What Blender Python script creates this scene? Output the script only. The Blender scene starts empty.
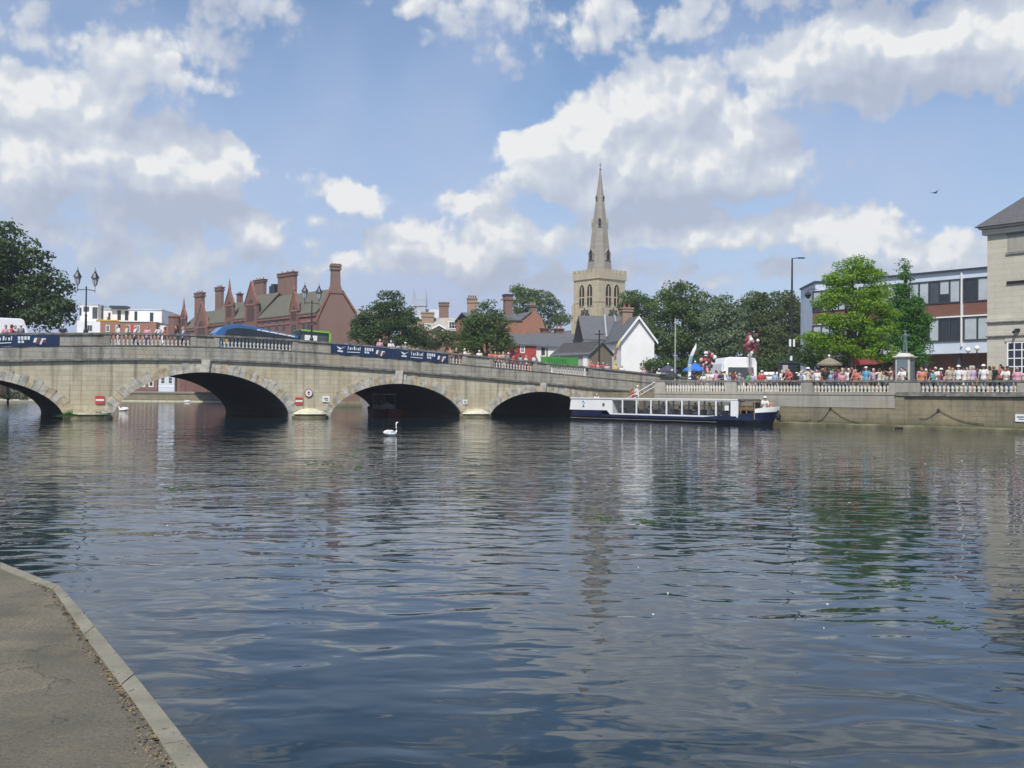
import bpy, bmesh, math, random
import numpy as np
from mathutils import Matrix, Vector, noise as mnoise
R = math.radians
random.seed(7)
scene = bpy.context.scene
COL = scene.collection
F = 1000.0
H0 = 1.9          # eye above the water
PITCH = R(0.69)
ROLL = R(0.5)
CAMM = Matrix.Translation((0, 0, H0)) @ Matrix.Rotation(R(90) + PITCH, 4, 'X') @ Matrix.Rotation(ROLL, 4, 'Z')

def ray(px, py):
    return (CAMM.to_3x3() @ Vector(((px - 512) / F, (384 - py) / F, -1))).normalized()
def P(px, py, Y):
    d = ray(px, py); return Vector((0, 0, H0)) + d * (Y / d.y)
def PG(px, py, h):
    d = ray(px, py); return Vector((0, 0, H0)) + d * ((h - H0) / d.z)

# ------------------------------------------------------------ mesh builder
class MB:
    def __init__(s): s.v = []; s.f = []; s.m = []; s.T = Matrix.Identity(4)
    def add(s, vs, fs, m=0):
        n = len(s.v); T = s.T
        s.v += [tuple(T @ Vector(v)) for v in vs]
        s.f += [tuple(n + i for i in f) for f in fs]; s.m += [m] * len(fs)
    def box(s, x0, x1, y0, y1, z0, z1, m=0):
        s.add([(x0,y0,z0),(x1,y0,z0),(x1,y1,z0),(x0,y1,z0),(x0,y0,z1),(x1,y0,z1),(x1,y1,z1),(x0,y1,z1)],
              [(0,3,2,1),(4,5,6,7),(0,1,5,4),(1,2,6,5),(2,3,7,6),(3,0,4,7)], m)
    def quad(s, a, b, c, d, m=0): s.add([a, b, c, d], [(0,1,2,3)], m)
    def prism(s, poly, y0, y1, m=0):      # poly in (x,z), counter-clockwise seen from -y
        n = len(poly)
        s.add([(x,y0,z) for x,z in poly] + [(x,y1,z) for x,z in poly],
              [tuple(range(n)), tuple(range(2*n-1, n-1, -1))] + [(i, i+n, (i+1)%n+n, (i+1)%n) for i in range(n)], m)
    def prismx(s, poly, x0, x1, m=0):     # poly in (y,z)
        n = len(poly)
        s.add([(x0,y,z) for y,z in poly] + [(x1,y,z) for y,z in poly],
              [tuple(range(n)), tuple(range(2*n-1, n-1, -1))] + [(i, i+n, (i+1)%n+n, (i+1)%n) for i in range(n)], m)
    def prismz(s, poly, z0, z1, m=0):
        n = len(poly)
        s.add([(x,y,z0) for x,y in poly] + [(x,y,z1) for x,y in poly],
              [tuple(range(n-1,-1,-1)), tuple(range(n, 2*n))] + [(i, (i+1)%n, (i+1)%n+n, i+n) for i in range(n)], m)
    def lathe(s, prof, cx=0, cy=0, cz=0, n=10, m=0, sx=1, sy=1, rot=0):
        vs = []; fs = []
        for r, z in prof:
            for k in range(n):
                a = rot + 2*math.pi*k/n; vs.append((cx + r*sx*math.cos(a), cy + r*sy*math.sin(a), cz + z))
        for j in range(len(prof)-1):
            for k in range(n):
                k2 = (k+1) % n; fs.append((j*n+k, j*n+k2, (j+1)*n+k2, (j+1)*n+k))
        fs.append(tuple(range(n-1,-1,-1))); fs.append(tuple((len(prof)-1)*n + k for k in range(n)))
        s.add(vs, fs, m)
    def tube(s, pts, rad, n=8, m=0, up=Vector((0.01,0.02,1))):
        pts = [Vector(p) for p in pts]
        if not hasattr(rad, '__len__'): rad = [rad]*len(pts)
        vs = []; fs = []
        for i, p in enumerate(pts):
            d = (pts[min(i+1,len(pts)-1)] - pts[max(i-1,0)]).normalized()
            a = d.cross(up)
            if a.length < 1e-3: a = d.cross(Vector((1,0,0)))
            a.normalize(); b = d.cross(a)
            rr = rad[i]; ra, rb = rr if hasattr(rr, '__len__') else (rr, rr)
            for k in range(n):
                t = 2*math.pi*k/n; vs.append(tuple(p + a*(ra*math.cos(t)) + b*(rb*math.sin(t))))
        for j in range(len(pts)-1):
            for k in range(n):
                k2 = (k+1) % n; fs.append((j*n+k, j*n+k2, (j+1)*n+k2, (j+1)*n+k))
        fs.append(tuple(range(n-1,-1,-1))); fs.append(tuple((len(pts)-1)*n + k for k in range(n)))
        s.add(vs, fs, m)
    def ball(s, c, rx, ry=None, rz=None, n=10, mm=6, m=0):
        ry = ry or rx; rz = rz or rx
        prof = [(math.sin(math.pi*i/mm) if 0 < i < mm else 0.02, -math.cos(math.pi*i/mm)) for i in range(mm+1)]
        vs = []; fs = []
        for r, z in prof:
            for k in range(n):
                a = 2*math.pi*k/n; vs.append((c[0]+r*rx*math.cos(a), c[1]+r*ry*math.sin(a), c[2]+z*rz))
        for j in range(mm):
            for k in range(n):
                k2 = (k+1)%n; fs.append((j*n+k, j*n+k2, (j+1)*n+k2, (j+1)*n+k))
        fs.append(tuple(range(n-1,-1,-1))); fs.append(tuple(mm*n+k for k in range(n)))
        s.add(vs, fs, m)
    def mesh(s, name, mats, smooth=False):
        me = bpy.data.meshes.new(name); me.from_pydata(s.v, [], s.f)
        if not isinstance(mats, (list, tuple)): mats = [mats]
        for m in mats: me.materials.append(m)
        me.polygons.foreach_set('material_index', s.m)
        if smooth: me.polygons.foreach_set('use_smooth', [True]*len(s.f))
        me.update()
        bm = bmesh.new(); bm.from_mesh(me); bmesh.ops.recalc_face_normals(bm, faces=bm.faces); bm.to_mesh(me); bm.free()
        return me
    def build(s, name, mats, parent=None, smooth=False, bevel=0):
        o = bpy.data.objects.new(name, s.mesh(name, mats, smooth)); COL.objects.link(o)
        if parent: o.parent = parent
        if bevel:
            b = o.modifiers.new('bevel', 'BEVEL'); b.width = bevel; b.segments = 2; b.limit_method = 'ANGLE'
        return o

def tag(o, label=None, cat=None, group=None, kind=None):
    if label: o['label'] = label
    if cat: o['category'] = cat
    if group: o['group'] = group
    if kind: o['kind'] = kind
    return o
def empty(name, loc, rz=0, **k):
    o = bpy.data.objects.new(name, None); COL.objects.link(o)
    o.location = loc; o.rotation_euler = (0, 0, rz); o.empty_display_size = .3
    tag(o, **k); return o
def copy_tree(o, parent=None):
    c = o.copy(); COL.objects.link(c); c.parent = parent
    for ch in list(o.children): copy_tree(ch, c)
    return c

# ------------------------------------------------------------ materials
def nodes(name):
    m = bpy.data.materials.new(name); m.use_nodes = True
    nt = m.node_tree; b = nt.nodes['Principled BSDF']
    return m, nt, b
def N(nt, t, **k):
    n = nt.nodes.new(t)
    for a, v in k.items(): setattr(n, a, v)
    return n
def L(nt, a, b): nt.links.new(a, b)
def mathn(nt, op, a, b=None, c=None, clamp=False):
    n = N(nt, 'ShaderNodeMath', operation=op, use_clamp=clamp)
    for i, x in enumerate((a, b, c)):
        if x is None: continue
        if isinstance(x, (int, float)): n.inputs[i].default_value = x
        else: L(nt, x, n.inputs[i])
    return n.outputs[0]
def mixc(nt, fac, a, b, mode='MIX'):
    n = N(nt, 'ShaderNodeMix', data_type='RGBA', blend_type=mode)
    for i, x in ((0, fac), (6, a), (7, b)):
        if isinstance(x, (int, float)): n.inputs[i].default_value = x
        elif isinstance(x, (tuple, list)): n.inputs[i].default_value = (*x[:3], 1)
        else: L(nt, x, n.inputs[i])
    return n.outputs[2]
def ramp(nt, fac, stops):
    n = N(nt, 'ShaderNodeValToRGB'); L(nt, fac, n.inputs[0])
    e = n.color_ramp.elements
    while len(e) < len(stops): e.new(0.5)
    for i, (p, c) in enumerate(stops):
        e[i].position = p; e[i].color = (c, c, c, 1) if isinstance(c, (int, float)) else (*c, 1)
    return n.outputs[0]
def coords(nt, out='Object', scale=(1,1,1)):
    tc = N(nt, 'ShaderNodeTexCoord'); mp = N(nt, 'ShaderNodeMapping'); mp.inputs['Scale'].default_value = scale
    L(nt, tc.outputs[out], mp.inputs[0]); return mp.outputs[0]
def noise(nt, vec, scale, detail=3, rough=.55):
    n = N(nt, 'ShaderNodeTexNoise'); n.inputs['Scale'].default_value = scale
    n.inputs['Detail'].default_value = detail; n.inputs['Roughness'].default_value = rough
    L(nt, vec, n.inputs['Vector']); return n.outputs['Fac']
def sub(c, k): return tuple(max(0, x*k) for x in c)
def MAT(name, col, rough=.7, var=.25, scale=1.5, metal=0, bump=0, col2=None, spec=None):
    m, nt, b = nodes(name); v = coords(nt)
    f = noise(nt, v, scale, 4); f2 = noise(nt, v, scale*7, 3)
    c = mixc(nt, ramp(nt, f, [(.35, 0), (.65, 1)]), sub(col, 1-var), col2 or sub(col, 1+var*.6))
    c = mixc(nt, mathn(nt, 'MULTIPLY', f2, var), c, sub(col, .55))
    L(nt, c, b.inputs['Base Color']); b.inputs['Roughness'].default_value = rough; b.inputs['Metallic'].default_value = metal
    if spec is not None: b.inputs['Specular IOR Level'].default_value = spec
    if bump:
        bp = N(nt, 'ShaderNodeBump'); bp.inputs['Strength'].default_value = 1; bp.inputs['Distance'].default_value = bump
        L(nt, f2, bp.inputs['Height']); L(nt, bp.outputs[0], b.inputs['Normal'])
    return m
def wallvec(nt):
    # (x+y, z) so that courses run level on any upright face
    tc = N(nt, 'ShaderNodeTexCoord'); s = N(nt, 'ShaderNodeSeparateXYZ'); L(nt, tc.outputs['Object'], s.inputs[0])
    c = N(nt, 'ShaderNodeCombineXYZ'); L(nt, mathn(nt, 'ADD', s.outputs[0], s.outputs[1]), c.inputs[0]); L(nt, s.outputs[2], c.inputs[1])
    return c.outputs[0], tc.outputs['Object'], s.outputs[2]
def BRICK(name, c1, c2, mortar, bw=.22, bh=.075, joint=.01, var=.3, rough=.85, bump=.004, stain=None, streak=.0, stain_amt=.6):
    m, nt, b = nodes(name); v, ov, z = wallvec(nt)
    t = N(nt, 'ShaderNodeTexBrick'); L(nt, v, t.inputs['Vector'])
    t.inputs['Scale'].default_value = 1; t.inputs['Brick Width'].default_value = bw; t.inputs['Row Height'].default_value = bh
    t.inputs['Mortar Size'].default_value = joint; t.inputs['Mortar Smooth'].default_value = .3; t.inputs['Bias'].default_value = 0
    t.inputs['Color1'].default_value = (*c1, 1); t.inputs['Color2'].default_value = (*c2, 1); t.inputs['Mortar'].default_value = (*mortar, 1)
    f = noise(nt, ov, .6, 5, .6); f2 = noise(nt, ov, 5, 3)
    c = mixc(nt, ramp(nt, f, [(.3, 0), (.7, var)]), t.outputs['Color'], sub(c1, .45), 'MIX')
    c = mixc(nt, mathn(nt, 'MULTIPLY', f2, var), c, sub(c2, 1.3))
    if stain:
        mp = N(nt, 'ShaderNodeMapping'); mp.inputs['Scale'].default_value = (1.2, 1.2, .25); L(nt, ov, mp.inputs[0])
        s = noise(nt, mp.outputs[0], 1.1, 6, .65)
        c = mixc(nt, mathn(nt, 'MULTIPLY', ramp(nt, s, [(.48, 0), (.66, 1)]), stain_amt), c, stain)
    if streak:        # rain streaks and a green tide mark of its own shape
        mp = N(nt, 'ShaderNodeMapping'); mp.inputs['Scale'].default_value = (2.6, 2.6, .10); L(nt, ov, mp.inputs[0])
        s = noise(nt, mp.outputs[0], 1.0, 5, .6); c = mixc(nt, mathn(nt, 'MULTIPLY', ramp(nt, s, [(.52, 0), (.68, 1)]), streak), c, (.10,.095,.08))
        blot = noise(nt, ov, .35, 6, .7); c = mixc(nt, mathn(nt, 'MULTIPLY', ramp(nt, blot, [(.5, 0), (.62, 1)]), streak*.7), c, (.42,.33,.19))
        tide = N(nt, 'ShaderNodeMapRange'); L(nt, mathn(nt, 'ADD', z, mathn(nt, 'MULTIPLY', noise(nt, ov, 2.2, 4), -.7)), tide.inputs[0])
        tide.inputs[1].default_value = .35; tide.inputs[2].default_value = -.15; c = mixc(nt, mathn(nt, 'MULTIPLY', tide.outputs[0], .8), c, (.085,.09,.045))
    L(nt, c, b.inputs['Base Color']); b.inputs['Roughness'].default_value = rough
    bp = N(nt, 'ShaderNodeBump'); bp.inputs['Distance'].default_value = bump
    h = mathn(nt, 'SUBTRACT', mathn(nt, 'MULTIPLY', f2, .6), t.outputs['Fac']); L(nt, h, bp.inputs['Height']); L(nt, bp.outputs[0], b.inputs['Normal'])
    return m

M = {}
M['bridge_stone'] = BRICK('bridge ashlar', (.58,.52,.38), (.47,.425,.30), (.43,.39,.28), .85, .34, .012, .3, .9, .012, stain=(.27,.235,.165), stain_amt=.6, streak=.55)
M['weathered'] = BRICK('weathered parapet stone', (.42,.40,.34), (.33,.315,.27), (.2,.19,.16), 1.0, .36, .014, .5, .92, .012, stain=(.1,.095,.08), stain_amt=.8, streak=.6)
M['coping'] = MAT('dark weathered coping', (.17,.165,.15), .9, .45, 2.5, bump=.01, col2=(.30,.29,.25))
M['voussoir'] = MAT('voussoir stone', (.52,.49,.41), .9, .45, 2.2, bump=.01)
M['voussoir_b'] = MAT('grey voussoir stone', (.43,.415,.36), .9, .4, 2.2, bump=.01)
M['voussoir_c'] = MAT('buff voussoir stone', (.50,.42,.28), .9, .4, 2.2, bump=.01)
M['baluster'] = MAT('pale baluster stone', (.58,.56,.49), .85, .3, 3)
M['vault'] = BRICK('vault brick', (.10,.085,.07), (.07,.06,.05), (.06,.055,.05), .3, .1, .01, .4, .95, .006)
M['quay_stone'] = BRICK('quay wall stone', (.27,.235,.15), (.215,.19,.125), (.14,.125,.09), .8, .3, .012, .4, .9, .012, stain=(.12,.11,.07), stain_amt=.6, streak=.5)
M['quay_band'] = BRICK('quay band render', (.36,.345,.29), (.33,.315,.265), (.25,.24,.2), 2.2, .9, .008, .3, .9, .006, stain=(.22,.21,.17), stain_amt=.5, streak=.35)
M['slime'] = MAT('damp stone at waterline', (.16,.15,.08), .6, .5, 1.2, bump=.02, col2=(.24,.22,.13))
M['cutcap'] = MAT('pale cutwater stone', (.6,.57,.43), .85, .3, 2.0, bump=.01)
M['redbrick'] = BRICK('red brick', (.19,.083,.060), (.135,.062,.048), (.32,.2,.16), .24, .08, .008, .25)
M['gablebrick'] = BRICK('brown red brick', (.225,.125,.096), (.175,.10,.078), (.3,.22,.18), .24, .08, .008, .25)
M['terracotta'] = MAT('terracotta dressing', (.28,.12,.085), .8, .35, 1.2)
M['buffbrick'] = BRICK('buff brick', (.36,.25,.16), (.28,.18,.12), (.3,.27,.22), .24, .08, .008, .3)
M['orangebrick'] = BRICK('orange brick', (.36,.155,.085), (.29,.12,.07), (.35,.25,.2), .24, .08, .008, .2)
M['churchstone'] = BRICK('church limestone', (.50,.43,.30), (.42,.36,.25), (.34,.3,.22), .7, .32, .012, .35, .9, .01, stain=(.25,.21,.15), stain_amt=.4)
M['spirestone'] = BRICK('spire limestone', (.31,.285,.24), (.25,.23,.195), (.2,.185,.16), .8, .4, .012, .4, .9, .01, stain=(.17,.16,.14), stain_amt=.5)
M['hotelstone'] = BRICK('hotel sandstone', (.53,.50,.41), (.47,.44,.36), (.36,.34,.28), 1.1, .36, .008, .25, .9, .006, stain=(.40,.35,.25), stain_amt=.3)
M['greenslate'] = BRICK('green slate roof', (.135,.13,.09), (.11,.105,.078), (.08,.075,.06), .35, .2, .012, .35, .8)
M['slate'] = BRICK('grey slate roof', (.13,.135,.145), (.10,.105,.115), (.07,.07,.075), .35, .22, .012, .3, .7)
M['darkslate'] = BRICK('dark slate roof', (.115,.115,.12), (.09,.09,.095), (.06,.06,.065), .4, .25, .012, .3, .75)
M['lead'] = MAT('lead flashing', (.4,.42,.45), .5, .15)
M['whiterender'] = MAT('white painted render', (.80,.80,.78), .8, .06, .6)
M['whitepaint'] = MAT('white paint', (.8,.8,.78), .45, .05, 1)
M['palepanel'] = MAT('pale grey cladding', (.56,.62,.70), .6, .06, .4)
M['brownbrick'] = BRICK('brown spandrel brick', (.20,.085,.06), (.16,.07,.05), (.2,.13,.1), .24, .08, .008, .2)
M['greyrender'] = MAT('grey render', (.42,.38,.36), .85, .1)
M['maroon'] = MAT('maroon paint', (.35,.05,.045), .7, .1)
M['brownstone'] = BRICK('brown rubble stone', (.24,.2,.145), (.18,.15,.11), (.12,.1,.08), .4, .2, .015, .4)
M['glass'] = MAT('dark window glass', (.025,.03,.036), .08, .2, .5)
M['glassb'] = MAT('grey window glass', (.075,.09,.10), .08, .4, .5)
M['curtain'] = MAT('pale curtain behind glass', (.42,.46,.48), .15, .12, .7)
M['darkframe'] = MAT('dark grey frame', (.035,.045,.06), .5, .1)
M['iron'] = MAT('black painted iron', (.018,.02,.025), .45, .2)
M['steel'] = MAT('galvanised steel', (.42,.44,.44), .45, .15, metal=.3)
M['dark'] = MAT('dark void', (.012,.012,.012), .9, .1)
M['lampglass'] = MAT('lantern glass', (.45,.47,.5), .15, .1)
M['navy'] = MAT('navy hull paint', (.007,.013,.050), .3, .15, 1)
M['blackhull'] = MAT('black hull paint', (.012,.013,.018), .4, .3, 1)
M['rubber'] = MAT('rubber', (.015,.015,.015), .8, .1)
M['banner'] = MAT('navy vinyl banner', (.012,.03,.085), .45, .2, 1.5)
M['bannerwhite'] = MAT('white vinyl print', (.72,.76,.8), .45, .1)
M['bannerred'] = MAT('maroon vinyl print', (.17,.06,.055), .5, .2)
M['greenbanner'] = MAT('green vinyl banner', (.06,.28,.05), .5, .15)
M['greendark'] = MAT('dark green print', (.03,.2,.03), .5, .15)
M['signred'] = MAT('red sign enamel', (.55,.06,.035), .45, .15)
M['asphalt'] = MAT('asphalt', (.055,.055,.055), .9, .25, 4, bump=.004)
M['paving'] = BRICK('paving', (.3,.28,.25), (.26,.245,.22), (.18,.17,.15), .6, .4, .01, .3)
M['grass'] = MAT('grass', (.07,.12,.03), .9, .4, .8, bump=.02)
M['bluebus'] = MAT('blue bus paint', (.035,.13,.33), .25, .08)
M['busgreen'] = MAT('lime green bus paint', (.2,.5,.04), .3, .08)
M['busdark'] = MAT('dark bus glass', (.02,.03,.04), .08, .3, .6)
M['vanwhite'] = MAT('white van paint', (.8,.81,.82), .25, .03)
M['bark'] = MAT('bark', (.09,.07,.05), .95, .4, 3, bump=.02)
M['bronze'] = MAT('weathered bronze', (.10,.16,.14), .6, .4, 6)
M['plinth'] = MAT('monument stone', (.55,.53,.47), .85, .15, 2)
M['plaque'] = MAT('grey slate plaque', (.16,.2,.21), .35, .2, 2)
M['feather'] = MAT('white feathers', (.85,.85,.82), .7, .05)
M['orange'] = MAT('orange beak', (.6,.16,.02), .5, .1)
M['clock'] = MAT('dark clock face', (.03,.035,.04), .5, .2)
M['gold'] = MAT('gilt', (.45,.33,.1), .4, .1)
M['chain'] = MAT('rusty chain', (.05,.042,.03), .8, .3)
M['yellow'] = MAT('yellow paint', (.55,.35,.05), .6, .1)
M['wood'] = MAT('varnished wood', (.35,.2,.09), .5, .2, 3)
# ------------------------------------------------------------ camera, light, sky
cam = bpy.data.cameras.new('camera'); camo = bpy.data.objects.new('camera', cam); COL.objects.link(camo)
camo.matrix_world = CAMM; cam.sensor_width = 36; cam.lens = 36*F/1024; cam.clip_end = 6000; cam.clip_start = .05
scene.camera = camo
SUNV = Vector((-.2, -.8, 1.0)).normalized()     # towards the sun
sl = bpy.data.lights.new('sun', 'SUN'); sl.energy = 4.6; sl.angle = R(.53); sl.color = (1, .95, .87)
so = bpy.data.objects.new('sun', sl); COL.objects.link(so); so.rotation_euler = SUNV.to_track_quat('Z', 'Y').to_euler(); so.location = (-20, -40, 60)

w = bpy.data.worlds.new('World'); scene.world = w; w.use_nodes = True
nt = w.node_tree; bg = nt.nodes['Background']
sky = N(nt, 'ShaderNodeTexSky', sky_type='NISHITA', sun_disc=False)
sky.sun_elevation = math.asin(SUNV.z); sky.sun_rotation = math.atan2(SUNV.x, SUNV.y)
sky.air_density = 1.0; sky.dust_density = .6; sky.ozone_density = 3.5; sky.altitude = 0

# cloud density as a function of direction (azimuth u, elevation v in radians)
def cpx(px, py):
    d = ray(px, py); return math.atan2(d.x, d.y), math.asin(d.z)
# (px, py, half width, half height, strength)
BL = [(50,92,80,24,.95),(150,80,65,24,.95),(110,40,110,24,.40),(225,3,70,22,.45),
      (40,165,70,50,1.1),(110,150,55,40,1.1),(170,172,70,44,1.15),(230,162,32,20,.9),(110,225,130,34,.42),
      (240,228,55,24,.95),(195,262,70,20,.62),(355,197,34,19,1.0),(465,203,34,17,.8),
      (440,250,75,32,1.0),(490,240,40,26,.95),(345,270,70,18,.6),(140,282,60,18,.5),
      (540,150,34,30,1.05),(585,135,42,38,1.15),(625,105,42,36,1.2),(672,105,50,44,1.25),(725,140,40,38,1.1),(765,165,42,34,1.1),(650,165,130,52,1.25),(600,180,90,34,1.0),
      (650,235,140,28,.85),(850,232,55,28,.95),(940,252,60,26,.8),(580,285,160,20,.5),(890,280,110,16,.5),
      (800,60,60,34,1.0),(860,40,60,38,1.1),(930,45,70,42,1.1),(1000,50,60,44,1.0),(870,88,120,24,.6),(640,25,130,34,.38),(490,5,60,34,.42),
      (900,-60,200,55,1.0),(120,-70,190,50,.8),(420,-170,200,60,.9),(680,-280,240,80,.9)]
CP = (1.25, .8, .03, .36, 1.6, .95, .48)
w.cycles.sampling_method = 'MANUAL'; w.cycles.sample_map_resolution = 512
# the broad cloud masses are tabulated as sums of products of curves over azimuth and elevation
NU, NV = 96, 72; U0, U1, V0, V1 = -.66, .66, -.02, .62
gu = np.linspace(U0, U1, NU); gv = np.linspace(V0, V1, NV); UU, VV = np.meshgrid(gu, gv)
def field(uu, vv):
    acc = np.zeros_like(uu); kk = 9.0
    for (bx, by, a, b, st) in BL:
        u, v = cpx(bx, by); a = a*1.2/1000; b = b*1.2/1000; dv = (vv-v)/b; dv = np.where(dv < 0, dv*1.25, dv)
        acc += np.exp(kk*st*(1-np.sqrt(((uu-u)/a)**2 + dv**2)).clip(-1.2, 2))
    return (np.log(acc+1e-9)/kk).clip(-.55, 1.1)
FD = field(UU, VV); FB = FD - field(UU-.018, VV+.040)
def lowrank(A, k):
    U_, S_, Vt = np.linalg.svd(A, full_matrices=False); return [(U_[:,i]*math.sqrt(S_[i]), Vt[i]*math.sqrt(S_[i])) for i in range(k)]
tc = N(nt, 'ShaderNodeTexCoord'); sp = N(nt, 'ShaderNodeSeparateXYZ'); L(nt, tc.outputs['Generated'], sp.inputs[0])
au = mathn(nt, 'ARCTAN2', sp.outputs[0], sp.outputs[1]); el = mathn(nt, 'ARCSINE', sp.outputs[2])
uv = N(nt, 'ShaderNodeCombineXYZ'); L(nt, au, uv.inputs[0]); L(nt, el, uv.inputs[1])
def noise2(vec, scale, detail, rough=.56, out='Fac'):
    n = N(nt, 'ShaderNodeTexNoise', noise_dimensions='2D'); n.inputs['Scale'].default_value = scale; n.inputs['Detail'].default_value = detail
    n.inputs['Roughness'].default_value = rough; L(nt, vec, n.inputs['Vector']); return n.outputs[out]
def vadd(vec, off):
    n = N(nt, 'ShaderNodeVectorMath', operation='ADD'); L(nt, vec, n.inputs[0])
    if isinstance(off, tuple): n.inputs[1].default_value = off
    else: L(nt, off, n.inputs[1])
    return n.outputs[0]
wv = N(nt, 'ShaderNodeVectorMath', operation='MULTIPLY_ADD'); L(nt, noise2(uv.outputs[0], 10, 5, .55, 'Color'), wv.inputs[0])
wv.inputs[1].default_value = (.075, .055, 0); wv.inputs[2].default_value = (-.0375, -.0275, 0)
wuv = vadd(uv.outputs[0], wv.outputs[0])
ws = N(nt, 'ShaderNodeSeparateXYZ'); L(nt, wuv, ws.inputs[0])
def unit(x, a, b):
    m_ = N(nt, 'ShaderNodeMapRange'); L(nt, x, m_.inputs[0]); m_.inputs[1].default_value = a; m_.inputs[2].default_value = b; return m_.outputs[0]
uu_, vv_ = unit(ws.outputs[0], U0, U1), unit(ws.outputs[1], V0, V1)
def curve3(x, fs):
    n = N(nt, 'ShaderNodeRGBCurve'); cb = N(nt, 'ShaderNodeCombineXYZ')
    for i in range(3): L(nt, x, cb.inputs[i])
    L(nt, cb.outputs[0], n.inputs['Color']); mn, mx = [], []
    for i in range(3):
        f = fs[i] if i < len(fs) else np.zeros(8); lo, hi = float(f.min()), float(f.max()) + 1e-4; mn.append(lo); mx.append(hi)
        c = n.mapping.curves[i]; m_ = len(f)
        c.points[0].location = (0, (f[0]-lo)/(hi-lo)); c.points[1].location = (1, (f[-1]-lo)/(hi-lo))
        for k in range(1, m_-1): c.points.new(k/(m_-1), float((f[k]-lo)/(hi-lo)))
    n.mapping.update()
    r = N(nt, 'ShaderNodeVectorMath', operation='MULTIPLY_ADD'); L(nt, n.outputs[0], r.inputs[0])
    r.inputs[1].default_value = [b-a for a, b in zip(mn, mx)]; r.inputs[2].default_value = mn; return r.outputs[0]
def tabulated(A, k):
    lr = lowrank(A, k); tot = None
    for i in range(0, k, 3):
        g_ = lr[i:i+3]; dt = N(nt, 'ShaderNodeVectorMath', operation='DOT_PRODUCT')
        L(nt, curve3(uu_, [b for a, b in g_]), dt.inputs[0]); L(nt, curve3(vv_, [a for a, b in g_]), dt.inputs[1])
        tot = dt.outputs['Value'] if tot is None else mathn(nt, 'ADD', tot, dt.outputs['Value'])
    return tot
cur = tabulated(FD, 12); shade = tabulated(FB, 6)
def billow(vec):
    v_ = N(nt, 'ShaderNodeTexVoronoi', voronoi_dimensions='2D', feature='F1', normalize=True); v_.inputs['Scale'].default_value = 17; v_.inputs['Detail'].default_value = 2.0
    v_.inputs['Roughness'].default_value = .55; v_.inputs['Lacunarity'].default_value = 2.3; L(nt, vec, v_.inputs['Vector']); return v_.outputs['Distance']
wv2 = N(nt, 'ShaderNodeVectorMath', operation='MULTIPLY_ADD'); wv2.inputs[1].default_value = (.5, .5, 0); L(nt, wv.outputs[0], wv2.inputs[0]); L(nt, uv.outputs[0], wv2.inputs[2])
pb = wv2.outputs[0]
b0 = billow(pb); b1 = billow(vadd(pb, (-.006, .011, 0)))
fine = noise2(uv.outputs[0], 26, 6, .6)
d0 = mathn(nt, 'ADD', mathn(nt, 'ADD', cur, mathn(nt, 'MULTIPLY', mathn(nt, 'SUBTRACT', .33, b0), CP[0])), mathn(nt, 'MULTIPLY', mathn(nt, 'SUBTRACT', fine, .5), CP[1]))
alpha = N(nt, 'ShaderNodeMapRange', interpolation_type='SMOOTHSTEP'); L(nt, d0, alpha.inputs[0])
alpha.inputs[1].default_value = CP[2]; alpha.inputs[2].default_value = CP[3]
li = mathn(nt, 'MULTIPLY_ADD', mathn(nt, 'SUBTRACT', b1, b0), CP[4], mathn(nt, 'MULTIPLY', shade, CP[5]))
li = mathn(nt, 'ADD', li, mathn(nt, 'MULTIPLY', mathn(nt, 'SUBTRACT', fine, .5), .5))
li = mathn(nt, 'ADD', li, CP[6], clamp=True)
litc = ramp(nt, li, [(0, (.47,.52,.64)), (.4, (.56,.61,.715)), (.75, (.69,.73,.79)), (1, (.93,.93,.91))])
# thin high haze veil, stronger low down
hz = N(nt, 'ShaderNodeMapRange'); L(nt, el, hz.inputs[0]); hz.inputs[1].default_value = .30; hz.inputs[2].default_value = -.02
veiln = N(nt, 'ShaderNodeTexNoise', noise_dimensions='2D'); veiln.inputs['Scale'].default_value = 3.2; veiln.inputs['Detail'].default_value = 7; L(nt, uv.outputs[0], veiln.inputs['Vector'])
veil = mathn(nt, 'MULTIPLY', ramp(nt, veiln.outputs['Fac'], [(.38, 0), (.72, 1)]), .6)
skys = N(nt, 'ShaderNodeVectorMath', operation='SCALE'); L(nt, sky.outputs[0], skys.inputs[0]); skys.inputs['Scale'].default_value = .135
CL = 1.0
base = mixc(nt, mathn(nt, 'ADD', veil, mathn(nt, 'MULTIPLY', mathn(nt, 'POWER', hz.outputs[0], 1.4), .95), clamp=True), skys.outputs[0], (.50,.58,.79))
fin = mixc(nt, mathn(nt, 'MULTIPLY', alpha.outputs[0], .93), base, litc)
L(nt, fin, bg.inputs['Color']); bg.inputs['Strength'].default_value = 1.0
scene.view_settings.view_transform = 'Standard'; scene.view_settings.look = 'None'
scene.view_settings.exposure = 0; scene.view_settings.gamma = 1
scene.render.engine = 'CYCLES'

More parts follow.
